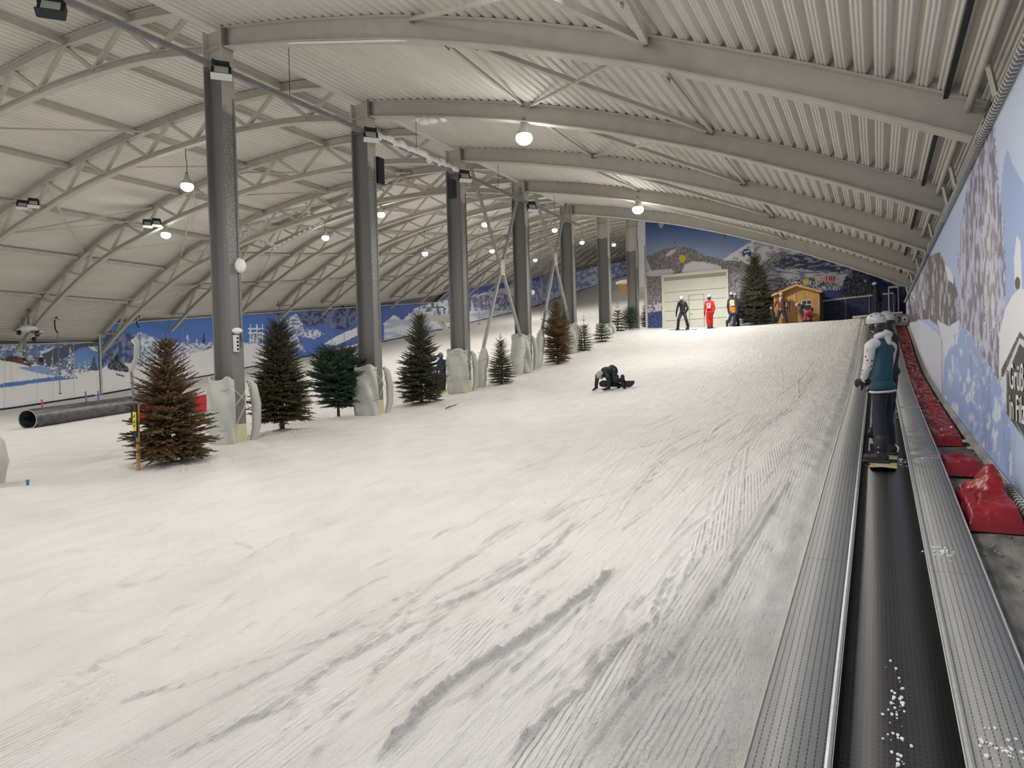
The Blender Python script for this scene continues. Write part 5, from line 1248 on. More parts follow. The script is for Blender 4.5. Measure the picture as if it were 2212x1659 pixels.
def near_ground_Y(x, y, lo=30, hi=41):
    best = min(np.arange(lo, hi, .1), key=lambda Y: abs(float(at_y(x, y, Y)[2]) - float(ground(at_y(x, y, Y)[0], Y))) + .004 * (Y - lo))
    return float(best)
def joints(Y, d):
    return {a: at_y(v[0], v[1], Y + (v[2] if len(v) > 2 else 0)) for a, v in d.items()}
def full(Yb, d):
    j = joints(Yb, d)
    # drop or lift the whole figure so the soles stand on the snow
    lo = min(j['ankL'][2] - .10, j['ankR'][2] - .10); g = max(float(ground(j['ankL'][0], j['ankL'][1])), float(ground(j['ankR'][0], j['ankR'][1])))
    return {a: p + np.array([0, 0, g - lo]) for a, p in j.items()}

# -- rider on the conveyor
Y1 = 9.75; zb = belt_z(Y1) - .055
d = dict(head=(1891, 699, 0), neck=(1899, 727, .02), chest=(1904, 765, .05), pelvis=(1906, 832, .05), shL=(1880, 748, -.12), elL=(1875, 792, -.05), wrL=(1866, 820, .08),
         shR=(1925, 750, .25), elR=(1918, 795, .36), wrR=(1884, 822, .30), hipL=(1902, 838, .0), hipR=(1913, 838, .13), knL=(1898, 893, -.04), knR=(1913, 888, .30))
J = joints(Y1, d); J['ankL'] = (.02, Y1 - .20, belt_z(Y1 - .2) + .06); J['ankR'] = (.12, Y1 + .32, belt_z(Y1 + .32) + .06)
msl = bpy.data.materials.new('printed_sleeve'); msl.use_nodes = True; nt = msl.node_tree; b = nt.nodes['Principled BSDF']; b.inputs['Roughness'].default_value = .85
tc = nt.nodes.new('ShaderNodeTexCoord'); vo = nt.nodes.new('ShaderNodeTexVoronoi'); vo.inputs['Scale'].default_value = 17; nt.links.new(tc.outputs['Object'], vo.inputs['Vector'])
cr = nt.nodes.new('ShaderNodeValToRGB'); cr.color_ramp.interpolation = 'CONSTANT'; cr.color_ramp.elements[0].color = (.03, .03, .035, 1); cr.color_ramp.elements[1].position = .21; cr.color_ramp.elements[1].color = (.60, .585, .57, 1)
nt.links.new(vo.outputs['Distance'], cr.inputs[0]); nt.links.new(cr.outputs[0], b.inputs['Base Color'])
M['teal'] = cloth('teal_vest', (.012, .075, .10), col2=(.008, .040, .062), nscale=3); M['navy'] = cloth('navy_pants', (.008, .011, .024)); M['hoodie'] = cloth('pale_hoodie', (.56, .545, .53), noise=.12)
def hemline(root, J, F, ti, FN, k):
    m = MB(); c = J['pelvis'] - ti * .075; s = ti.cross(FN).normalized()
    m.tube([c + (s * math.cos(a) * .180 + FN * math.sin(a) * .136) for a in np.linspace(0, 6.28, 25)], .016, 6, closed_ends=False); m.build('shirt_hem', M['hoodie'], root)
person('rider in teal vest, pale printed hoodie sleeves and grey helmet on the conveyor', J, (-.88, .42, 0), dict(look=(-.75, .62, -.05), jacket=M['teal'], sleeves=msl, pants=M['navy'], hdL=(-.75, .5, -.4), hdR=(-.8, -.3, -.3), pnL=(0, 1, -.3), pnR=(0, -1, -.3), curl=.75, bulk=1.04, legs=.96), vox=.011, near=True, hood=M['hoodie'], toes=dict(L=(-1, .12, 0), R=(-1, .2, 0)), extra=hemline)
board('black snowboard with yellow top graphics under the rider in the teal vest', (.03, Y1 - .66, belt_z(Y1 - .66) - .048), (.10, Y1 + .92, belt_z(Y1 + .92) - .048), .31, (0, -.09, 1), mat('board_top', (.55, .38, .04), .4, col2=(.5, .5, .5), nscale=9), M['black'])
# -- rider behind him
Y2 = 11.5
J = dict(head=at_y(1913, 692, Y2), neck=at_y(1917, 715, Y2), chest=at_y(1918, 745, Y2), pelvis=at_y(1919, 800, Y2), shL=at_y(1903, 730, Y2 - .1), elL=at_y(1900, 765, Y2), wrL=at_y(1893, 788, Y2), shR=at_y(1931, 731, Y2 + .1), elR=at_y(1934, 765, Y2 + .05), wrR=at_y(1928, 795, Y2),
         hipL=at_y(1913, 805, Y2), hipR=at_y(1925, 805, Y2 + .1), knL=at_y(1912, 855, Y2), knR=at_y(1924, 850, Y2 + .25))
J['ankL'] = (.0, Y2 - .12, belt_z(Y2 - .12) + .05); J['ankR'] = (.12, Y2 + .30, belt_z(Y2 + .3) + .05)
M['blackcloth'] = cloth('black_cloth', (.012, .013, .016))
person('rider in dark jacket and grey helmet hidden behind the teal-vested rider', J, (-.7, .7, 0), dict(jacket=M['blackcloth'], pants=M['blackcloth']), vox=.02)
board('dark snowboard under the rider farther up the conveyor', (.03, Y2 - .55, belt_z(Y2 - .55) - .048), (.08, Y2 + .85, belt_z(Y2 + .85) - .048), .26, (0, -.09, 1), M['blackcloth'], M['black'])
# -- fallen snowboarder
Y3 = float(at_ground(1312, 843)[1])
d = dict(head=(1297, 811, -.15), neck=(1303, 808, .0), chest=(1309, 803, .1), pelvis=(1324, 799, .35), shL=(1291, 811, .05), elL=(1288.5, 826, .0), wrL=(1287.5, 838, 0), shR=(1313, 815, -.15), elR=(1316, 828, -.15), wrR=(1314, 839, -.12),
         hipL=(1322, 803, .45), hipR=(1326, 804, .25), knL=(1318, 822, .35), knR=(1329, 822, .0), ankL=(1333, 827, .45), ankR=(1345, 827, .15))
J = joints(Y3, d); M['darkteal'] = cloth('dark_teal_jacket', (.012, .022, .028))
person('snowboarder in dark clothes on hands and knees alone mid-slope', J, (-.6, -.5, -.6), dict(look=(-.5, -.6, -.75), jacket=M['darkteal'], pants=M['blackcloth'], hdL=(-.3, -.3, -.25), hdR=(-.6, -.2, -.2), bulk=1.05, goggles=False), vox=.018, head_up=(-.6, -.5, .5), toes=dict(L=(.4, .2, -1), R=(.4, .2, -1)))
bd0 = at_y(1296, 829, Y3 + .5); bd1 = at_y(1372, 830, Y3 + .12)
board('black snowboard strapped to the kneeling snowboarder mid-slope', bd0, bd1, .27, (.15, -.75, .6), M['blackcloth'], M['black'])
# -- black snowboarder at the top
Y4 = near_ground_Y(1475, 713)
d = dict(head=(1471.5, 646), neck=(1473, 652), chest=(1474, 659), pelvis=(1475, 675), shL=(1481, 655), elL=(1485.5, 667), wrL=(1480.5, 678), shR=(1466.5, 655), elR=(1463, 667), wrR=(1461, 679), hipL=(1478, 677), hipR=(1471.5, 677), knL=(1482.5, 692, -.2), knR=(1465.8, 691, -.2), ankL=(1486, 709), ankR=(1464.6, 709))
J = full(Y4, d)
person('snowboarder in black with silver helmet, arms spread, before the garage door', J, (-.2, -1, 0), dict(jacket=M['blackcloth'], pants=M['blackcloth'], look=(-.1, -.8, -.4)), vox=.018, helmet='white', group=None)
a, b_ = J['ankR'], J['ankL']; dv = (b_ - a); dv[2] = 0; dv /= np.linalg.norm(dv); gz = min(a[2], b_[2]) - .125
board('white snowboard under the black-clad snowboarder before the garage door', (a[0] - dv[0] * .5, a[1], gz), (b_[0] + dv[0] * .5, b_[1], gz), .26, (0, 0, 1), M['white'], M['white'])
# -- red instructor
M['redcloth'] = cloth('red_ski_suit', (.60, .012, .014), noise=.12); M['orange'] = cloth('orange_bib', (.55, .22, .02), noise=.1); M['navyj'] = cloth('navy_jacket', (.014, .028, .052)); M['greenj'] = cloth('dark_green_jacket', (.02, .034, .032))
M['brownj'] = mat('brown_puffer', (.15, .045, .028), .35, noise=.3, nscale=6); M['bluep'] = cloth('slate_pants', (.02, .032, .05)); M['pink'] = cloth('pink_pants', (.42, .03, .10))
def emblem(bgc):
    def f(root, J, F, ti, FN, k):
        c = J['chest'] * .9 + J['pelvis'] * .1 - FN * .165 * k; s = FN.cross(ti).normalized(); m = MB()
        R_ = Matrix((s, FN, ti)).transposed()
        m.box(c + ti * .01, (.20, .012, .22), R_); m.build('back_emblem', M['white'], root)
        m = MB()
        for (x0, z0), (x1, z1) in (((-.06, .05), (.06, .085)), ((-.06, .05), (-.03, .01)), ((-.03, .01), (.05, .01)), ((.05, .01), (.06, -.03)), ((-.06, -.065), (.06, -.03))):
            m.bar(c + s * x0 + ti * (z0 + .01) - FN * .009, c + s * x1 + ti * (z1 + .01) - FN * .009, .012, .022, up=tuple(ti))
        m.build('emblem_stroke', bgc, root)
        m = MB(); m.box(c - ti * .135, (.22, .012, .045), R_); m.build('back_lettering_strip', M['white'], root)
    return f
Y5 = near_ground_Y(1533, 710)
d = dict(head=(1532, 643), neck=(1532.5, 650), chest=(1532.6, 659), pelvis=(1533, 675), shL=(1525.8, 653), elL=(1523, 666), wrL=(1522.3, 678), shR=(1539.5, 653), elR=(1543, 666), wrR=(1541, 676), hipL=(1529.8, 677), hipR=(1536.3, 677), knL=(1529, 691), knR=(1537, 691, .1), ankL=(1530.5, 706), ankR=(1537, 706, .25))
person('instructor in bright red suit with white back emblem, seen from behind', full(Y5, d), (.05, 1, 0), dict(jacket=M['redcloth'], pants=M['redcloth'], legs=1.05), vox=.018, extra=emblem(M['redcloth']))
Y6 = near_ground_Y(1580, 706)
d = dict(head=(1580, 638), neck=(1581, 645), chest=(1582, 654), pelvis=(1584, 675), shL=(1574, 650), elL=(1572, 663), wrL=(1574, 676), shR=(1590, 650), elR=(1593, 662), wrR=(1593, 674), hipL=(1581, 677), hipR=(1588, 677), knL=(1576.5, 690), knR=(1587, 690), ankL=(1570.5, 703), ankR=(1587, 703))
def bib(root, J, F, ti, FN, k):
    m = MB(); 
    c = (J['chest'] + J['pelvis']) / 2 - ti * .03
    m.cap(J['neck'] - ti * .05, J['chest'], .10 * k, .178 * k, 16, squash=(FN, .80)); m.cap(J['chest'], J['pelvis'] + ti * .10, .180 * k, .172 * k, 16, squash=(FN, .80)); m.ell(J['pelvis'] - ti * .02, (.180, .150, .09), Matrix((ti.cross(FN).normalized(), FN, ti)).transposed(), 16, 8); rm(m.build('bib', M['orange'], root), .018, 3); emblem(M['orange'])(root, J, F, ti, FN, k * 1.14)
person('skier with orange bib over navy jacket, seen from behind', full(Y6, d), (-.1, 1, 0), dict(jacket=M['navyj'], pants=cloth('navy_trousers', (.012, .02, .05))), vox=.018, extra=bib)
d = dict(head=(1587, 639), neck=(1589, 646), chest=(1590, 656), pelvis=(1591, 675), shL=(1583, 652), elL=(1581, 664), wrL=(1582, 675), shR=(1596, 652), elR=(1598, 664), wrR=(1599, 674, -.3), hipL=(1588, 677), hipR=(1593, 677), knL=(1587, 690), knR=(1593, 690), ankL=(1586, 702), ankR=(1595, 702))
person('person in dark green jacket partly hidden behind the orange bib', full(Y6 + .9, d), (-.5, -1, 0), dict(jacket=M['greenj'], pants=M['blackcloth']), vox=.018)
Y8 = 39.0
def top_person(d, Yt): return joints(Yt, d)
d = dict(head=(1687, 635), neck=(1687.5, 641), chest=(1688, 650), pelvis=(1688.5, 667), shL=(1696.5, 645), elL=(1703.5, 655), wrL=(1705.5, 665), shR=(1679.5, 645), elR=(1675, 654), wrR=(1672, 661, -.1), hipL=(1692, 669), hipR=(1684.5, 669), knL=(1695.5, 681), knR=(1681.5, 681), ankL=(1698.5, 693), ankR=(1678.5, 693))
def strings(root, J, F, ti, FN, k):
    m = MB(); s = ti.cross(FN).normalized()
    for sg in (-1, 1): m.tube([J['neck'] + s * sg * .07 + FN * .07 + ti * .04, J['neck'] + s * sg * .03 + FN * .13 - ti * .03, J['neck'] + FN * .14 - ti * .08], .014, 5)
    m.build('hood_lining', M['white'], root)
person('man in brown puffer jacket and grey helmet before the wooden hut', full(Y8, d), (.05, -1, 0), dict(jacket=M['brownj'], pants=M['bluep'], bulk=1.18, legs=1.1), vox=.018, extra=strings)
d = dict(head=(1666, 665.5), neck=(1667.5, 671), chest=(1669, 676), pelvis=(1671, 684), shL=(1671.5, 673), elL=(1673, 678), wrL=(1672.5, 683), shR=(1665.5, 673), elR=(1665.5, 679), wrR=(1667, 683), hipL=(1672.5, 685), hipR=(1669.5, 685), knL=(1673.5, 690), knR=(1669.5, 690), ankL=(1674.5, 695.5), ankR=(1670, 695.5))
person('small child in dark clothes with grey helmet beside the brown jacket', full(Y8 - .1, d), (-.5, -1, 0), dict(jacket=M['blackcloth'], pants=M['blackcloth']), k=.68, vox=.014)
d = dict(head=(1723, 659), neck=(1728, 660.5), chest=(1735, 662), pelvis=(1752, 669), shL=(1731, 662, -.15), elL=(1732.5, 672, -.15), wrL=(1736, 680, -.1), shR=(1731, 662, .15), elR=(1729, 672, .15), wrR=(1733, 681, .1), hipL=(1751, 672, -.1), hipR=(1752, 672, .15), knL=(1739, 679, -.12), knR=(1742, 680, .2), ankL=(1741, 692, -.1), ankR=(1752, 691, .2))
person('person bending forward in pink trousers before the hut door', full(Y8, d), (-.7, 0, -.7), dict(look=(-.6, -.2, -.8), jacket=M['greenj'], pants=M['pink']), k=.9, vox=.018, head_up=(-.7, 0, .6), toes=dict(L=(-1, -.2, 0), R=(-1, -.2, 0)))
Y11 = 38.9
d = dict(head=(1889, 608.5), neck=(1893, 616), chest=(1895, 626), pelvis=(1896, 645), shL=(1888, 620), elL=(1887, 634), wrL=(1888, 645), shR=(1902, 620), elR=(1904, 633), wrR=(1904, 645), hipL=(1893, 647), hipR=(1899, 647), knL=(1893, 661), knR=(1899, 661), ankL=(1894, 675), ankR=(1899, 675))
J = joints(Y11, d); 
lo = min(J['ankL'][2], J['ankR'][2]) - .1; J = {a: p + np.array([0, 0, 2.20 - lo]) for a, p in J.items()}
person('dark figure with silver helmet standing at the conveyor top, against the mural', J, (-.6, .8, 0), dict(jacket=M['blackcloth'], pants=M['blackcloth']), vox=.018, helmet='white')
# -- person in the left hall behind the straggly spruce
fp = at_ground(957, 846); Y12 = float(fp[1])
d = dict(head=(951, 766), neck=(953, 774), chest=(956, 785), pelvis=(956, 806), shL=(948, 778), elL=(946, 791), wrL=(944, 802), shR=(963, 778), elR=(966, 790), wrR=(966, 803), hipL=(953, 808), hipR=(960, 808), knL=(953, 824), knR=(959, 824), ankL=(953, 838), ankR=(959, 838))
M['bluej'] = cloth('blue_jacket', (.012, .045, .16))
person('skier in blue jacket half hidden behind the straggly green spruce', full(Y12, d), (-.3, -1, 0), dict(jacket=M['bluej'], pants=M['blackcloth']), vox=.02)
f = at_ground(950, 848)
board('lime yellow snowboard lying behind the straggly green spruce', (f[0], f[1], f[2] + .03), (f[0] + 1.1, f[1] + .5, f[2] + .12), .26, (0, -.4, 1), mat('lime_board', (.55, .62, .05), .4), mat('lime_base', (.55, .62, .05), .4))
# ================================================================== padding on the columns
def padding(label, k, ztop_px, lx, rx, by, offy=0.0, seed=0, tall=None):
    """quilted grey tarpaulin pad hung round the foot of column k"""
    Yc = yk(k); g = float(ground(-13.3, Yc)); zt = float(at_x(lx + 20, ztop_px, -13.2)[2]); zbt = g - .05; Hh = zt - zbt
    root = empty('foam_padding', (-13.325, Yc, zbt))
    n = 40; rows = 26; V = []
    rx_, ry_ = .47, .34
    span0, span1 = math.radians(-205), math.radians(-28)      # leaves the flange facing the slope open
    for i in range(rows + 1):
        t = i / rows
        for j in range(n + 1):
            a = span0 + (span1 - span0) * j / n
            w1 = .035 * math.sin(t * 9 + j * .5 + seed) + .05 * (vnoise(np.array(j * .25 + seed), np.array(t * 5.0), seed) - .5) + .04 * math.sin(math.pi * t)
            ca, sa = math.cos(a), math.sin(a); pw = .6
            x = (abs(ca) ** pw) * (1 if ca > 0 else -1) * (rx_ + w1); y = (abs(sa) ** pw) * (1 if sa > 0 else -1) * (ry_ + w1)
            V.append((x, y, t * Hh * (1 + .03 * math.sin(j * .4 + seed))))
    base = np.array(V); inn = base.copy(); inn[:, 0] *= .86; inn[:, 1] *= .84
    V = np.concatenate([base, inn]); N = (rows + 1) * (n + 1); q = grid_quads(rows + 1, n + 1); q2 = q[:, ::-1] + N
    e = []
    for j in range(n): e.append((rows * (n + 1) + j, rows * (n + 1) + j + 1, N + rows * (n + 1) + j + 1, N + rows * (n + 1) + j)); e.append((j + 1, j, N + j, N + j + 1))
    for i in range(rows): a = i * (n + 1); b_ = a + n + 1; e.append((a, b_, N + b_, N + a)); e.append((b_ + n, a + n, N + a + n, N + b_ + n))
    fast_mesh('pad_cover', V, np.concatenate([q, q2, np.array(e)]), M['tarp'], root)
    m = MB()
    for t in (.30, .62, .88):
        z = Hh * t; pts = [(math.copysign(abs(math.cos(a)) ** .6, math.cos(a)) * .50, math.copysign(abs(math.sin(a)) ** .6, math.sin(a)) * .37, z + .10 * math.sin(a * 1.5 + seed)) for a in np.linspace(span0, span1, 20)]
        m.tube(pts, .010, 5)
    for a0, a1 in ((.15, .9), (.9, .5), (.5, .98)): m.tube([(.36, -.30, Hh * a0), (.42, .02, Hh * (a0 + a1) / 2), (.36, .28, Hh * a1)], .009, 5)
    m.build('lashing_rope', M['rope'], root)
    # second flap on the far side
    m = MB(); m.tube([(.30, .33, .0), (.36, .42, Hh * .25), (.34, .46, Hh * .6), (.30, .40, Hh * .88), (.24, .32, Hh * .97)], [.06, .10, .11, .10, .04], 12); m.build('side_flap', M['tarp'], root)
    m = MB(); m.box((.335, 0, .24), (.02, .30, .48)); m.build('foam_block', mat('yellow_foam', (.62, .58, .34), .8) if 'yellow_foam' not in bpy.data.materials else bpy.data.materials['yellow_foam'], root)
    return tag(root, label, 'padding', 'tarpaulin pads round the column feet')
padding('grey tarpaulin padding round the foot of the nearest column', 0, 818, 445, 545, 970, seed=1)
padding('grey tarpaulin padding round the foot of the second column', 1, 790, 762, 840, 905, seed=2)
padding('grey tarpaulin padding round the foot of the third column', 2, 755, 974, 1040, 855, seed=3)
padding('grey tarpaulin padding round the foot of the fourth column', 3, 722, 1103, 1155, 810, seed=4)
padding('grey tarpaulin padding behind the reddish-brown spruce at the fifth column', 4, 700, 1225, 1250, 765, seed=5)
padding('grey tarpaulin padding round the foot of the sixth column', 5, 700, 1300, 1330, 720, seed=6)
# padded block at the very left edge of the picture
f = at_ground(2, 1048); m = MB(); Yl = float(f[1])
root = empty('foam_padding', (float(f[0]) - .62, Yl, float(f[2]) - .1))
m.tube([(0, 0, 0), (.03, 0, .3), (.06, 0, .45), (.0, 0, .8), (-.05, 0, 1.0)], [.30, .33, .36, .33, .20], 16); m.build('pad_cover', M['tarp'], root)
tag(root, 'rolled grey tarpaulin pad cut off by the left picture edge', 'padding')

# ================================================================== cross braces between columns
def xbrace(label, k, nodepx, legs, topoff=0):
    X = -13.3; nd = at_x(nodepx[0], nodepx[1], X)
    root = empty('cross_brace', tuple(nd))
    for (x, y, ex) in legs:
        p = at_x(x, y, X + ex) - nd; m = MB(); m.bar((0, 0, 0), tuple(p), .10, .10, up=(1, 0, 0)); m.build('brace_arm', M['brace'], root)
    m = MB(); m.box((.06, 0, 0), (.03, .34, .62))
    for yy in (-.11, .11):
        for zz in (-.22, -.1, .1, .22): m.tube([(.075, yy, zz), (.10, yy, zz)], .02, 6)
    m.build('node_plate', M['white_steel'], root)
    return tag(root, label, 'brace', 'steel cross braces between columns')
xbrace('nearer steel cross brace, between third and fourth columns', 2, (1083, 578), [(1012, 345, 0), (1128, 385, 0), (1040, 770, 0), (1135, 765, 0)])
xbrace('farther steel cross brace, between fourth and fifth columns', 3, (1198, 560), [(1145, 385, 0), (1222, 440, 0), (1168, 730, 0), (1232, 705, 0)])
for lab, (x, y0, y1), sd in [('sleeve of grey padding on the foot of the nearer cross brace, left leg', (1036, 752, 822), 1), ('sleeve of grey padding on the foot of the nearer cross brace, right leg', (1118, 728, 795), 2), ('sleeve of grey padding on the foot of the farther cross brace, left leg', (1160, 712, 780), 3)]:
    p0 = at_x(x, y1, -13.2); p1 = at_x(x + 10, y0, -13.2); gz = float(ground(p0[0], p0[1])); p0[2] = gz - .05
    root = empty('brace_padding', tuple(p0)); d_ = p1 - p0; m = MB()
    m.tube([tuple(d_ * t + np.array([0, .03 * math.sin(t * 9 + sd), 0])) for t in np.linspace(0, 1, 9)], [.15, .20, .22, .20, .19, .21, .20, .16, .09], 12); m.build('pad_cover', M['tarp'], root)
    m = MB(); m.tube([tuple(d_ * t + np.array([.22 * math.cos(t * 25), .22 * math.sin(t * 25), 0])) for t in np.linspace(.1, .9, 30)], .009, 5); m.build('lashing_rope', M['rope'], root)
    tag(root, lab, 'padding', 'padding sleeves on the brace feet')

# ================================================================== lighting rail with floodlights
rg0 = random.Random(3)
root = empty('lighting_rail', (-12.25, 5.0, 6.62)); L_ = 24.2
m = MB(); m.bar((0, 0, 0), (0, L_, .14), .09, .10); m.build('rail_tube', M['galv'], root)
for i, y in enumerate([1.5, 6.6, 11.6, 16.6, 21.5]):
    m = MB(); m.tube([(0, y, .05), (0, y + .02, 1.1), (0, y, 1.45)], .008, 5); m.box((0, y, 1.47), (.25, .05, .03)); m.build('hanger_wire', M['black'], root)
m = MB(); m.tube([(-.03, 9.6, .08), (0, 10.5, .11), (-.03, 11.5, .12), (0, 12.6, .12), (-.02, 14.0, .13)], [.05, .09, .10, .09, .05], 10)
for i in range(26): m.ell((rg0.uniform(-.05, .05), 9.7 + 4.2 * i / 26, .12 + rg0.uniform(-.03, .05)), (rg0.uniform(.07, .12), .14, rg0.uniform(.07, .12)), n=8, k=5)
m.build('frost_crust', M['foam'], root)
tag(root, 'long galvanised lighting rail hung in front of the columns', 'rail')
def flood(label, p, tilt=-.5, yaw=0.0, dark=False):
    r_ = empty('floodlight', tuple(p)); R_ = Matrix.Rotation(yaw, 3, 'Z') @ Matrix.Rotation(tilt, 3, 'Y')
    m = MB(); m.box((0, 0, -.16), (.14, .40, .30), R_); m.box(tuple(R_ @ Vector((.02, 0, .02))), (.10, .34, .10), R_); m.build('casing', M['black'], r_)
    m = MB(); c = R_ @ Vector((.085, 0, 0)); m.box((c.x, c.y, c.z - .16), (.015, .28, .20), R_); m.build('glass', M['glassy'], r_)
    m = MB(); c = R_ @ Vector((.05, 0, -.20)); m.box((c.x, c.y, c.z - .15), (.16, .42, .02), R_); m.build('lower_flap', M['white'] if not dark else M['black'], r_)
    m = MB(); m.tube([(0, -.22, -.14), (0, -.22, .06), (0, .22, .06), (0, .22, -.14)], .014, 6); m.build('bracket', M['black'], r_)
    return tag(r_, label, 'floodlight', 'switched-off floodlights')
for i, (x, y, lab) in enumerate([(112, 14, 'black floodlight with barn doors at the upper left picture corner'), (478, 152, 'black floodlight on the rail before the nearest column'), (800, 291, 'black floodlight on the rail before the second column'), (1003, 380, 'black floodlight on the rail before the third column'), (1148, 446, 'black floodlight on the rail before the fourth column')]):
    p = at_x(x, y, -12.15); p[2] += .10; flood(lab, p, -.55, -.7, i == 0)
# twin floodlights under the left roof
for x, y, k, lab in [(48, 437, 1, 'left lamp of the twin floodlights on the left truss'), (72, 433, 1, 'right lamp of the twin floodlights on the left truss'), (318, 478, 2, 'left lamp of the twin floodlights below the round lamp'), (338, 476, 2, 'right lamp of the twin floodlights below the round lamp')]:
    p = at_y(x, y, yk(k) - .4); flood(lab, p, -.6, -.5)
# speaker on the third column and small camera boxes
def box_thing(name, label, cat, p, size, mt, bracket=True, rz=0):
    r_ = empty(name, tuple(p), rz); m = MB(); m.box((0, 0, 0), size); m.build('casing', M[mt], r_)
    m = MB(); m.box((size[0] / 2 + .004, 0, 0), (.01, size[1] * .8, size[2] * .86)); m.build('grille', M['rubber'] if mt == 'black' else M['glassy'], r_)
    if bracket: m = MB(); m.tube([(-size[0] / 2, 0, size[2] * .3), (-size[0] / 2 - .10, 0, size[2] * .3)], .018, 6); m.build('bracket', M['galv'], r_)
    return tag(r_, label, cat)
p = at_x(977, 408, -12.9); box_thing('loudspeaker', 'tall black loudspeaker strapped to the third column', 'speaker', p, (.20, .24, .62), 'black')
p = at_y(819, 370, yk(1) + .5); box_thing('loudspeaker', 'black loudspeaker panel behind the second column near the roof', 'speaker', p, (.16, .3, .8), 'black')
p = at_x(519, 574, -12.93); r_ = empty('security_camera', tuple(p)); m = MB(); m.ell((0, 0, 0), (.14, .12, .17), n=16, k=10); m.build('dome', M['foam'], r_); m = MB(); m.box((-.09, 0, .15), (.12, .06, .06)); m.build('arm', M['white'], r_); tag(r_, 'frosted white camera dome halfway up the nearest column', 'camera')
p = at_x(510, 740, -12.93); r_ = empty('card_reader', tuple(p)); m = MB(); m.box((0, 0, -.02), (.08, .10, .38)); m.build('casing', M['white'], r_)
for i in range(4): m = MB(); m.box((.045, .01, .10 - i * .085), (.01, .05, .05)); m.build('window', M['black'], r_)
m = MB(); m.ell((.05, 0, .27), (.12, .11, .07), n=14, k=8); m.build('cap', M['foam'], r_); tag(r_, 'white control unit with four dark windows on the nearest column', 'control unit')
for x, y, X, lab in [(1043, 692, -13.2, 'small white camera on the fourth column'), (1150, 632, -12.95, 'small round white camera beside the fourth column')][1:]:
    p = at_x(x, y, X); r_ = empty('security_camera', tuple(p)); m = MB(); m.ell((0, 0, 0), (.10, .10, .12), n=12, k=8); m.build('dome', M['white'], r_); m = MB(); m.box((-.06, 0, .1), (.10, .04, .04)); m.build('arm', M['black'], r_); tag(r_, lab, 'camera')

# ================================================================== fun-park pieces in the left hall
pa_ = at_ground(60, 925); pb_ = at_ground(300, 886)
da = pb_ - pa_; dl_ = np.linalg.norm(da[:2]); uy = da / np.linalg.norm(da); rad = float(22 / FPX * (pa_ @ CM[:, 2]))
root = empty('slide_tube', tuple(pa_)); m = MB()
c0 = np.array([0, 0, rad * .85]); c1 = da * 1.35 + np.array([0, 0, rad * .85])
m.tube([tuple(c0), tuple(c1)], rad, 32, closed_ends=False); m.tube([tuple(c0), tuple(c1)], rad * .9, 32, closed_ends=False)
m.build('pipe_wall', mat('black_pe_pipe', (.03, .03, .035), .35, noise=.0, nscale=8, col2=(.10, .10, .105), stretch=(1, .3, 1)), root)
a, u, dd = frame_of(Vector(tuple(c1 - c0))); m = MB(); n = 32; vs = []
for r_ in (rad * .9, rad): vs += [Vector(tuple(c0)) + (a * math.cos(2 * math.pi * j / n) + u * math.sin(2 * math.pi * j / n)) * r_ for j in range(n)]
m.add(vs, [(j, (j + 1) % n, n + (j + 1) % n, n + j) for j in range(n)]); m.build('pipe_rim', mat('pipe_rim', (.35, .35, .36), .4), root)
tag(root, 'long black plastic pipe lying on the snow at the left', 'pipe')
p0 = at_ground(182, 903); p1 = at_ground(292, 888); r_ = empty('grind_rail', tuple(p0)); dv = p1 - p0; m = MB(); m.tube([(0, 0, .45), tuple(dv + np.array([0, 0, .62]))], .05, 8); m.build('rail_tube', M['white_steel'], r_)
for t in (.04, .96): m = MB(); m.bar(tuple(dv * t), tuple(dv * t + np.array([0, 0, .5])), .06, .06); m.build('post', M['galv'], r_)
tag(r_, 'white grind rail beside the black pipe', 'rail')
pr = at_ground(300, 905); 
r_ = empty('park_box', tuple(pr)); dpx = pr @ CM[:, 2] / FPX; m = MB()
ex = float((at_y(455, 880, pr[1]) - at_y(300, 880, pr[1]))[0]) 

def rq(pts, th=.12):
    P = [at_y(x, y, pr[1]) - pr for x, y in pts]; n_ = len(P); m.add([tuple(p_) for p_ in P] + [tuple(p_ + np.array([0, th, 0])) for p_ in P], [tuple(range(n_)), tuple(range(2 * n_ - 1, n_ - 1, -1))] + [(i, n_ + i, n_ + (i + 1) % n_, (i + 1) % n_) for i in range(n_)])
rq([(290, 912), (452, 884), (452, 851), (289, 876)], .9); m.build('side_panel', mat('red_panel', (.55, .012, .02), .45), r_)
m = MB(); rq([(288, 876), (453, 851), (453, 849), (288, 874)], .95); m.build('top_edge', M['white_steel'], r_); m = MB(); rq([(283, 908), (289, 912), (288, 876), (282, 874)], .9); m.build('end_panel', M['black'], r_)
tag(r_, 'red sided ramp box behind the browned spruce', 'box')
# piste poles
def pole(label, x, y, ytop, c, r=.025, tilt=0):
    f = at_ground(x, y); h = float(at_y(x, ytop, f[1])[2] - f[2]); r_ = empty('piste_pole', tuple(f)); m = MB(); m.tube([(0, 0, -.1), (tilt * h, 0, h)], r, 8); m.build('pole', c, r_)
    m = MB(); m.tube([(tilt * h, 0, h), (tilt * h, 0, h + .03)], r * 1.3, 8); m.build('pole_cap', c, r_); return tag(r_, label, 'pole', 'coloured piste poles')
cr_ = mat('red_pole', (.75, .05, .09), .5); cb_ = mat('blue_pole', (.03, .22, .50), .5)
pole('thin red pole in the snow at the far left', 93, 892, 864, cr_, .04, -.1); pole('left one of two thin blue poles near the left banner', 187, 872, 847, cb_, .04, -.08); pole('right one of two thin blue poles near the left banner', 213, 872, 846, cb_, .04)
pole('short bright blue stake leaning in the near left snow', 58, 1056, 1040, cb_, .022, .3)
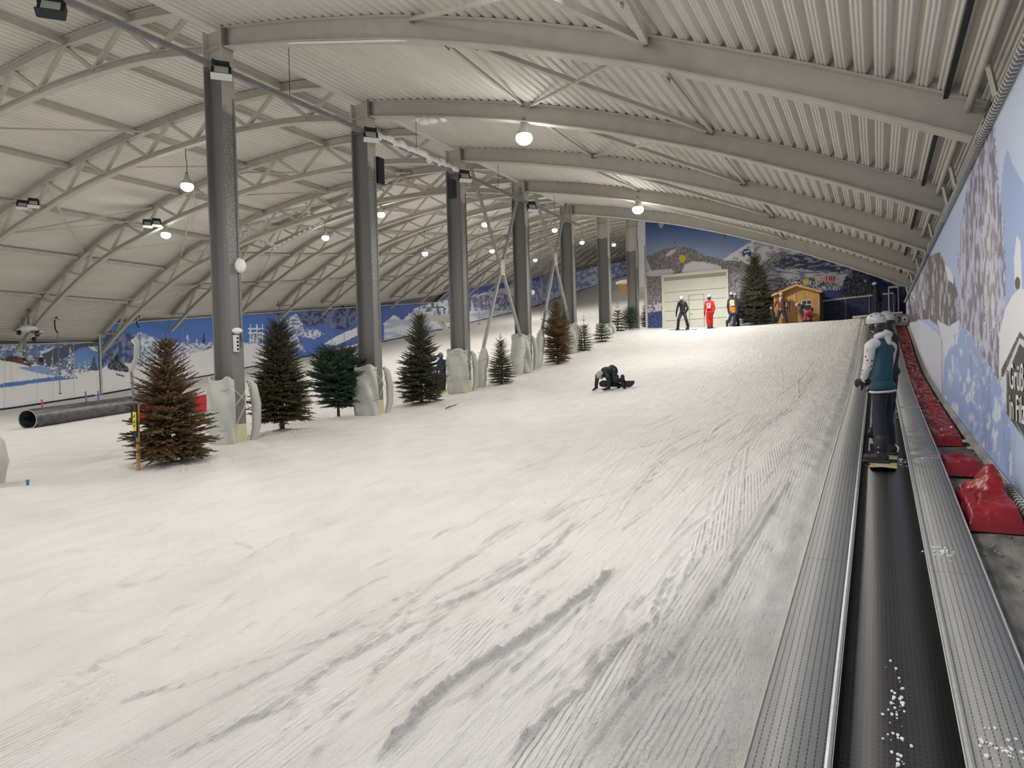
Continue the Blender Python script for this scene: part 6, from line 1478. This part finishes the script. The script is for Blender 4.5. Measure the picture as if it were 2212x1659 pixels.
# yellow-black marker on a wooden stake
f = at_ground(299, 1017); h = float(at_y(305, 872, f[1])[2] - f[2]); r_ = empty('marker_stake', tuple(f)); m = MB(); m.bar((0, 0, -.1), (.04, 0, h * .99), .05, .05); m.build('wooden_stake', mat('stake_wood', (.55, .33, .12), .7, noise=.3), r_)
m = MB(); m.bar((.015, -.035, h * .50), (.04, -.035, h), .10, .03); m.build('black_plate', M['black'], r_)
m = MB(); m.bar((.022, -.055, h * .60), (.036, -.055, h * .88), .095, .012); m.build('yellow_plate', mat('yellow_plate', (.78, .68, .04), .5), r_)
m = MB()
for t in (.66, .72, .80): m.bar((.0, -.064, h * t), (.06, -.064, h * (t + .03)), .012, .012)
m.build('plate_symbol', M['black'], r_); tag(r_, 'yellow and black marker on a wooden stake beside the browned spruce', 'marker')
# grey leaning lift post behind the brown spruce
f = at_ground(297, 960); r_ = empty('lamp_post', tuple(f)); z1 = float(at_y(285, 800, f[1])[2] - f[2]); z2 = float(at_y(290, 745, f[1])[2] - f[2]); m = MB(); m.tube([(0, 0, 0), (-.15, 0, z1)], .035, 8); m.build('lower_pole', M['galv'], r_)
m = MB(); m.tube([(-.15, 0, z1), (.1, 0, z1 + .3), (.14, 0, z2), (0, 0, z2 + .12)], .07, 8); m.build('bent_arm', M['tarp'], r_); tag(r_, 'thin grey post with bent padded arm left of the browned spruce', 'post')
# drag lift hangers
def hanger(label, x, ytop, ybot, Y, hook=True):
    p = at_y(x, ytop, Y); q = at_y(x, ybot, Y); h = float(p[2] - q[2]); r_ = empty('lift_hanger', tuple(q)); m = MB(); hk = h * .82
    m.tube([(0, 0, 0), (0, 0, hk)], .025, 6); m.build('hanging_line', M['galv'], r_)
    m = MB(); m.tube([(0, 0, hk), (-.25, 0, hk + .25), (-.30, 0, hk + .7), (-.05, 0, hk + 1.0), (.1, 0, h)], .04, 6); m.build('hook_arm', M['black'], r_)
    m = MB(); m.box((0, 0, 0), (.35, .04, .05)); m.build('foot_bar', M['black'], r_); return tag(r_, label, 'lift hanger', 'drag lift hangers')
for lab, x, a, b_, Y in [('drag lift hanger in front of the snowy fir banner', 130, 690, 850, 22), ('drag lift hanger before the tall blue banner left of column', 304, 690, 790, 27), ('drag lift hanger right of the third column', 1035, 430, 700, 56), ('drag lift hanger right of the fourth column', 1170, 455, 690, 68), ('drag lift hanger between second column and the lift station', 744, 668, 742, 48)]:
    hanger(lab, x, a, b_, Y)
# lift machinery in the far left
p = at_y(62, 712, 20.2); r_ = empty('lift_machinery', tuple(p)); m = MB()
m.ell((0, 0, .05), (.55, .4, .22), n=20, k=10); m.build('snowy_cover', M['foam'], r_)
for i, (x, z, rr_) in enumerate([(-1.1, -.1, .16), (.9, -.25, .2), (.55, -.55, .16), (-.6, -1.7, .18), (1.2, -1.75, .17)]):
    m = MB(); m.tube([(x, -.05, z), (x, .05, z)], rr_, 16); m.tube([(x, -.09, z), (x, .09, z)], .05, 8); m.build('sheave_wheel', M['black'], r_)
m = MB(); m.tube([(-.7, 0, .6), (-.5, 0, .0), (0, 0, -.15), (.6, 0, -.1)], .05, 8); m.tube([(.2, 0, -.1), (.9, 0, -.3), (1.4, 0, -.25)], .07, 8); m.tube([(-.3, 0, -1.2), (-.5, 0, -1.9), (1.2, 0, -1.7)], .06, 8); m.bar((0, 0, 1.5), (0, 0, -.2), .08, .08); m.bar((-.4, 0, -.4), (-.7, 0, -1.8), .12, .12); m.build('frame', M['galv'], r_)
rg = random.Random(2); m = MB()
for x, z in ((-1.1, .05), (.9, -.08), (.55, -.42), (-.6, -1.55), (1.2, -1.6), (-.5, -1.85), (.4, -1.75), (-.55, -1.2), (1.3, -.2)): m.ell((x, 0, z), (.13, .10, .06), n=8, k=5)
m.build('frost', M['foam'], r_); tag(r_, 'frosted lift machinery with black wheels under the left roof edge', 'lift machinery')
# steel gantry by the third column
p = at_y(985, 692, 31); q = at_y(898, 683, 31); r_ = empty('lift_gantry', tuple(q)); dv = p - q; m = MB(); m.bar((0, 0, 0), tuple(dv * 1.15), .25, .32); m.build('top_beam', M['steel'], r_)
m = MB(); s_ = at_y(948, 690, 31) - q; e_ = at_y(980, 735, 31) - q; m.bar(tuple(s_), tuple(e_), .2, .22); m.build('diagonal_leg', M['steel'], r_)
gz = float(ground(p[0], 31)) - q[2]; m = MB(); m.bar(tuple(dv * 1.1), (float(dv[0] * 1.1), 0, gz), .25, .25); m.build('post', M['steel'], r_)
m = MB(); m.tube([(.8, 0, .2), (1.0, 0, .42), (1.9, 0, .40), (2.1, 0, .25)], .04, 6); m.build('lever', M['black'], r_); tag(r_, 'snowy steel gantry with a diagonal leg left of the third column', 'gantry')
# wooden lookout box beside the seventh column
p = at_y(1350, 612, 48); r_ = empty('wooden_platform', tuple(p)); m = MB(); m.add([(-.6, 0, 0), (.7, 0, 0), (.7, 0, -1.0), (.5, 0, -1.1), (-.4, 0, -.6), (-.6, .6, 0), (.7, .6, 0), (.7, .6, -1.0), (.5, .6, -1.1), (-.4, .6, -.6)], [(0, 1, 2, 3, 4), (9, 8, 7, 6, 5), (0, 5, 6, 1), (1, 6, 7, 2), (2, 7, 8, 3), (3, 8, 9, 4), (4, 9, 5, 0)]); m.build('plank_box', M['wood'], r_)
m = MB(); m.ell((0, .3, .1), (.85, .45, .2), n=16, k=6); m.build('snow_cap', M['foam'], r_); m = MB(); m.bar((.6, .3, -.2), (.6, .3, float(ground(p[0], 48)) - p[2]), .12, .12); m.build('post', M['wood'], r_); tag(r_, 'small snow-capped wooden platform left of the seventh column', 'platform')
# frosted pipes in the middle of the left roof
for i, (a, b_, k, lab) in enumerate([((520, 490), (655, 455), 4, 'frost-covered pipe rising right of the nearest column'), ((520, 500), (600, 535), 4, 'frosted pipe running down right of the nearest column'), ((655, 395), (668, 470), 4, 'frost-covered vertical pipe between first and second columns'), ((590, 540), (700, 478), 4, 'frosted pipe pair between first and second columns'), ((1030, 500), (1100, 490), 8, 'frost-covered pipe right of the third column')]):
    Yp_ = yk(3) + 1.2 if k == 4 else yk(k) - .5; p = at_y(*a, Yp_); q = at_y(*b_, Yp_); r_ = empty('frosted_pipe', tuple(p)); m = MB(); m.tube([(0, 0, 0), tuple((q - p) * .5 + np.array([0, 0, -.05])), tuple(q - p)], .07, 8); m.build('pipe', M['white_steel'], r_); m = MB(); n_ = 10
    for j in range(n_): c = (q - p) * (j / n_ + .05); m.ell(tuple(c + np.array([0, 0, .03])), (.14, .12, .09), n=8, k=5)
    m.build('frost', M['foam'], r_); tag(r_, lab, 'pipe', 'frosted pipes under the left roof')
# frost bar along the lower flange of the nearest beam
a = at_y(628, 94, yk(0)); b_ = at_y(885, 91, yk(0)); m = MB(); pts = []
for t in np.linspace(0, 1, 14): x = a[0] + (b_[0] - a[0]) * t; pts.append((x, yk(0) - .10, rz_(x) - .50))
m.tube(pts, [.012] + [.022] * 12 + [.01], 8); o = m.build('frost_crust', M['foam']); tag(o, 'white frost crust under the left part of the nearest roof beam', 'frost')
a = at_y(925, 252, yk(1)); m = MB()
for dx_, rr_ in ((-.3, .12), (-.1, .2), (.15, .16), (.5, .08)): m.ell((a[0] + dx_, yk(1), rz_(a[0] + dx_) - .50 - rr_ * .3), (rr_ * 1.1, .14, rr_ * .6), n=12, k=8)
o = m.build('frost_lump', M['foam']); tag(o, 'white frost lump under the second roof beam', 'frost')
# ================================================================== lamps
def pendant(label, p, k_top, cord, power=1.0, group='high-bay pendant lamps'):
    root = empty('pendant_lamp', tuple(p))
    m = MB(); m.tube([(0, 0, .34), (0, 0, .30), (0, 0, .16), (0, 0, .10), (0, 0, -.02)], [.04, .08, .10, .15, .19], 20, closed_ends=True); m.build('housing', M['white_steel'], root)
    m = MB(); m.ell((0, 0, -.10), (.215, .215, .17), n=20, k=12); m.build('lens', M['lens'], root)
    m = MB(); m.tube([(0, 0, .34), (.03, 0, .34 + cord * .4), (-.02, 0, .34 + cord * .7), (0, 0, .34 + cord)], .012, 6); m.build('cord', M['black'], root)
    m = MB(); m.box((0, 0, .38), (.10, .05, .06)); m.build('hook', M['galv'], root)
    l = bpy.data.lights.new('lamp_light', 'SPOT'); l.energy = LAMP_W * power; l.shadow_soft_size = .22; l.spot_size = math.radians(172); l.spot_blend = .5; l.color = (1.0, .962, .928)
    lo = bpy.data.objects.new('lamp_light', l); COL.objects.link(lo); lo.parent = root; lo.location = (0, 0, -.52)
    return tag(root, label, 'lamp', group)
M['lens'] = emis('lamp_lens', (1, .98, .93), 60)
def zr(x): return rz_(x) - .5
LAMPS = [((1132, 290), 1, 'nearest glowing pendant lamp hanging from the second curved roof beam', 1.0),
         ((1378, 447), 3, 'glowing pendant lamp hanging from the fourth curved roof beam', 1.0),
         ((404, 397), 1, 'glowing pendant lamp left of the nearest column, on a long cord', .7),
         ((358, 503), 2, 'glowing pendant lamp beside the twin floodlights left of the nearest column', .8),
         ((703, 510), 4, 'glowing pendant lamp midway between first and second columns', 1.0),
         ((823, 460), 4, 'glowing pendant lamp peeking out right of the second column', 1.0),
         ((918, 545), 6, 'glowing pendant lamp between second and third columns', 1.0),
         ((1047, 482), 6, 'glowing pendant lamp right of the third column, upper', 1.0),
         ((1063, 540), 8, 'glowing pendant lamp right of the third column, lower', 1.0),
         ((1198, 495), 8, 'glowing pendant lamp between fourth and fifth columns', 1.0),
         ((1257, 522), 10, 'glowing pendant lamp between fifth and sixth columns', 1.0),
         ((1326, 527), 12, 'glowing pendant lamp between sixth and seventh columns', 1.0),
         ((1378, 487), 9, 'glowing pendant lamp at upper right of the seventh column', 1.0),
         ((1380, 537), 14, 'glowing pendant lamp at lower right of the seventh column', 1.0)]
for (x, y), k, lab, pw in LAMPS:
    p = at_y(x, y, yk(k)); top = (rz_(p[0]) - .45) if p[0] > -13 else tt(p[0], 1.3) + dz_left(k)
    pendant(lab, p, k, max(.25, top - p[2] - .34), pw)
for X, k in [(-8, -1), (-8, -3), (-23, -1), (-31, 0), (-31, -2), (-23, -3)]:
    z = 6.1 if X > -10 else 7.2
    pendant('pendant lamp outside the picture, %s behind the camera in the %s row' % (ORD[-k], {-8: 'right', -23: 'middle', -31: 'left'}[X]), (X, yk(k), z), k, 1.0, 1.15 if X == -8 else .9)
pendant('added unseen fill lamp behind the fifth roof beam, lighting the back wall', (-8, yk(5), 7.35), 5, .4, 2.2)  # unseen lamp added to brighten the garage door and back mural
for X, Y in [(-24, 100), (-30, 120), (-35, 70), (-22, 140)]:
    z = float(ground(X, Y)) + 7
    pendant('%s distant pendant lamp far up the left hall beyond the numbered trusses' % {70: 'nearest', 100: 'second', 120: 'third', 140: 'farthest'}[Y], (X, Y, z), 0, 1.0, 1.6)
pendant('added fill lamp outside the picture, low over the conveyor end of the slope', (-2.6, yk(-1), 4.0), -1, .5, .45)  # extra lamp added out of view to brighten the snow near the conveyor
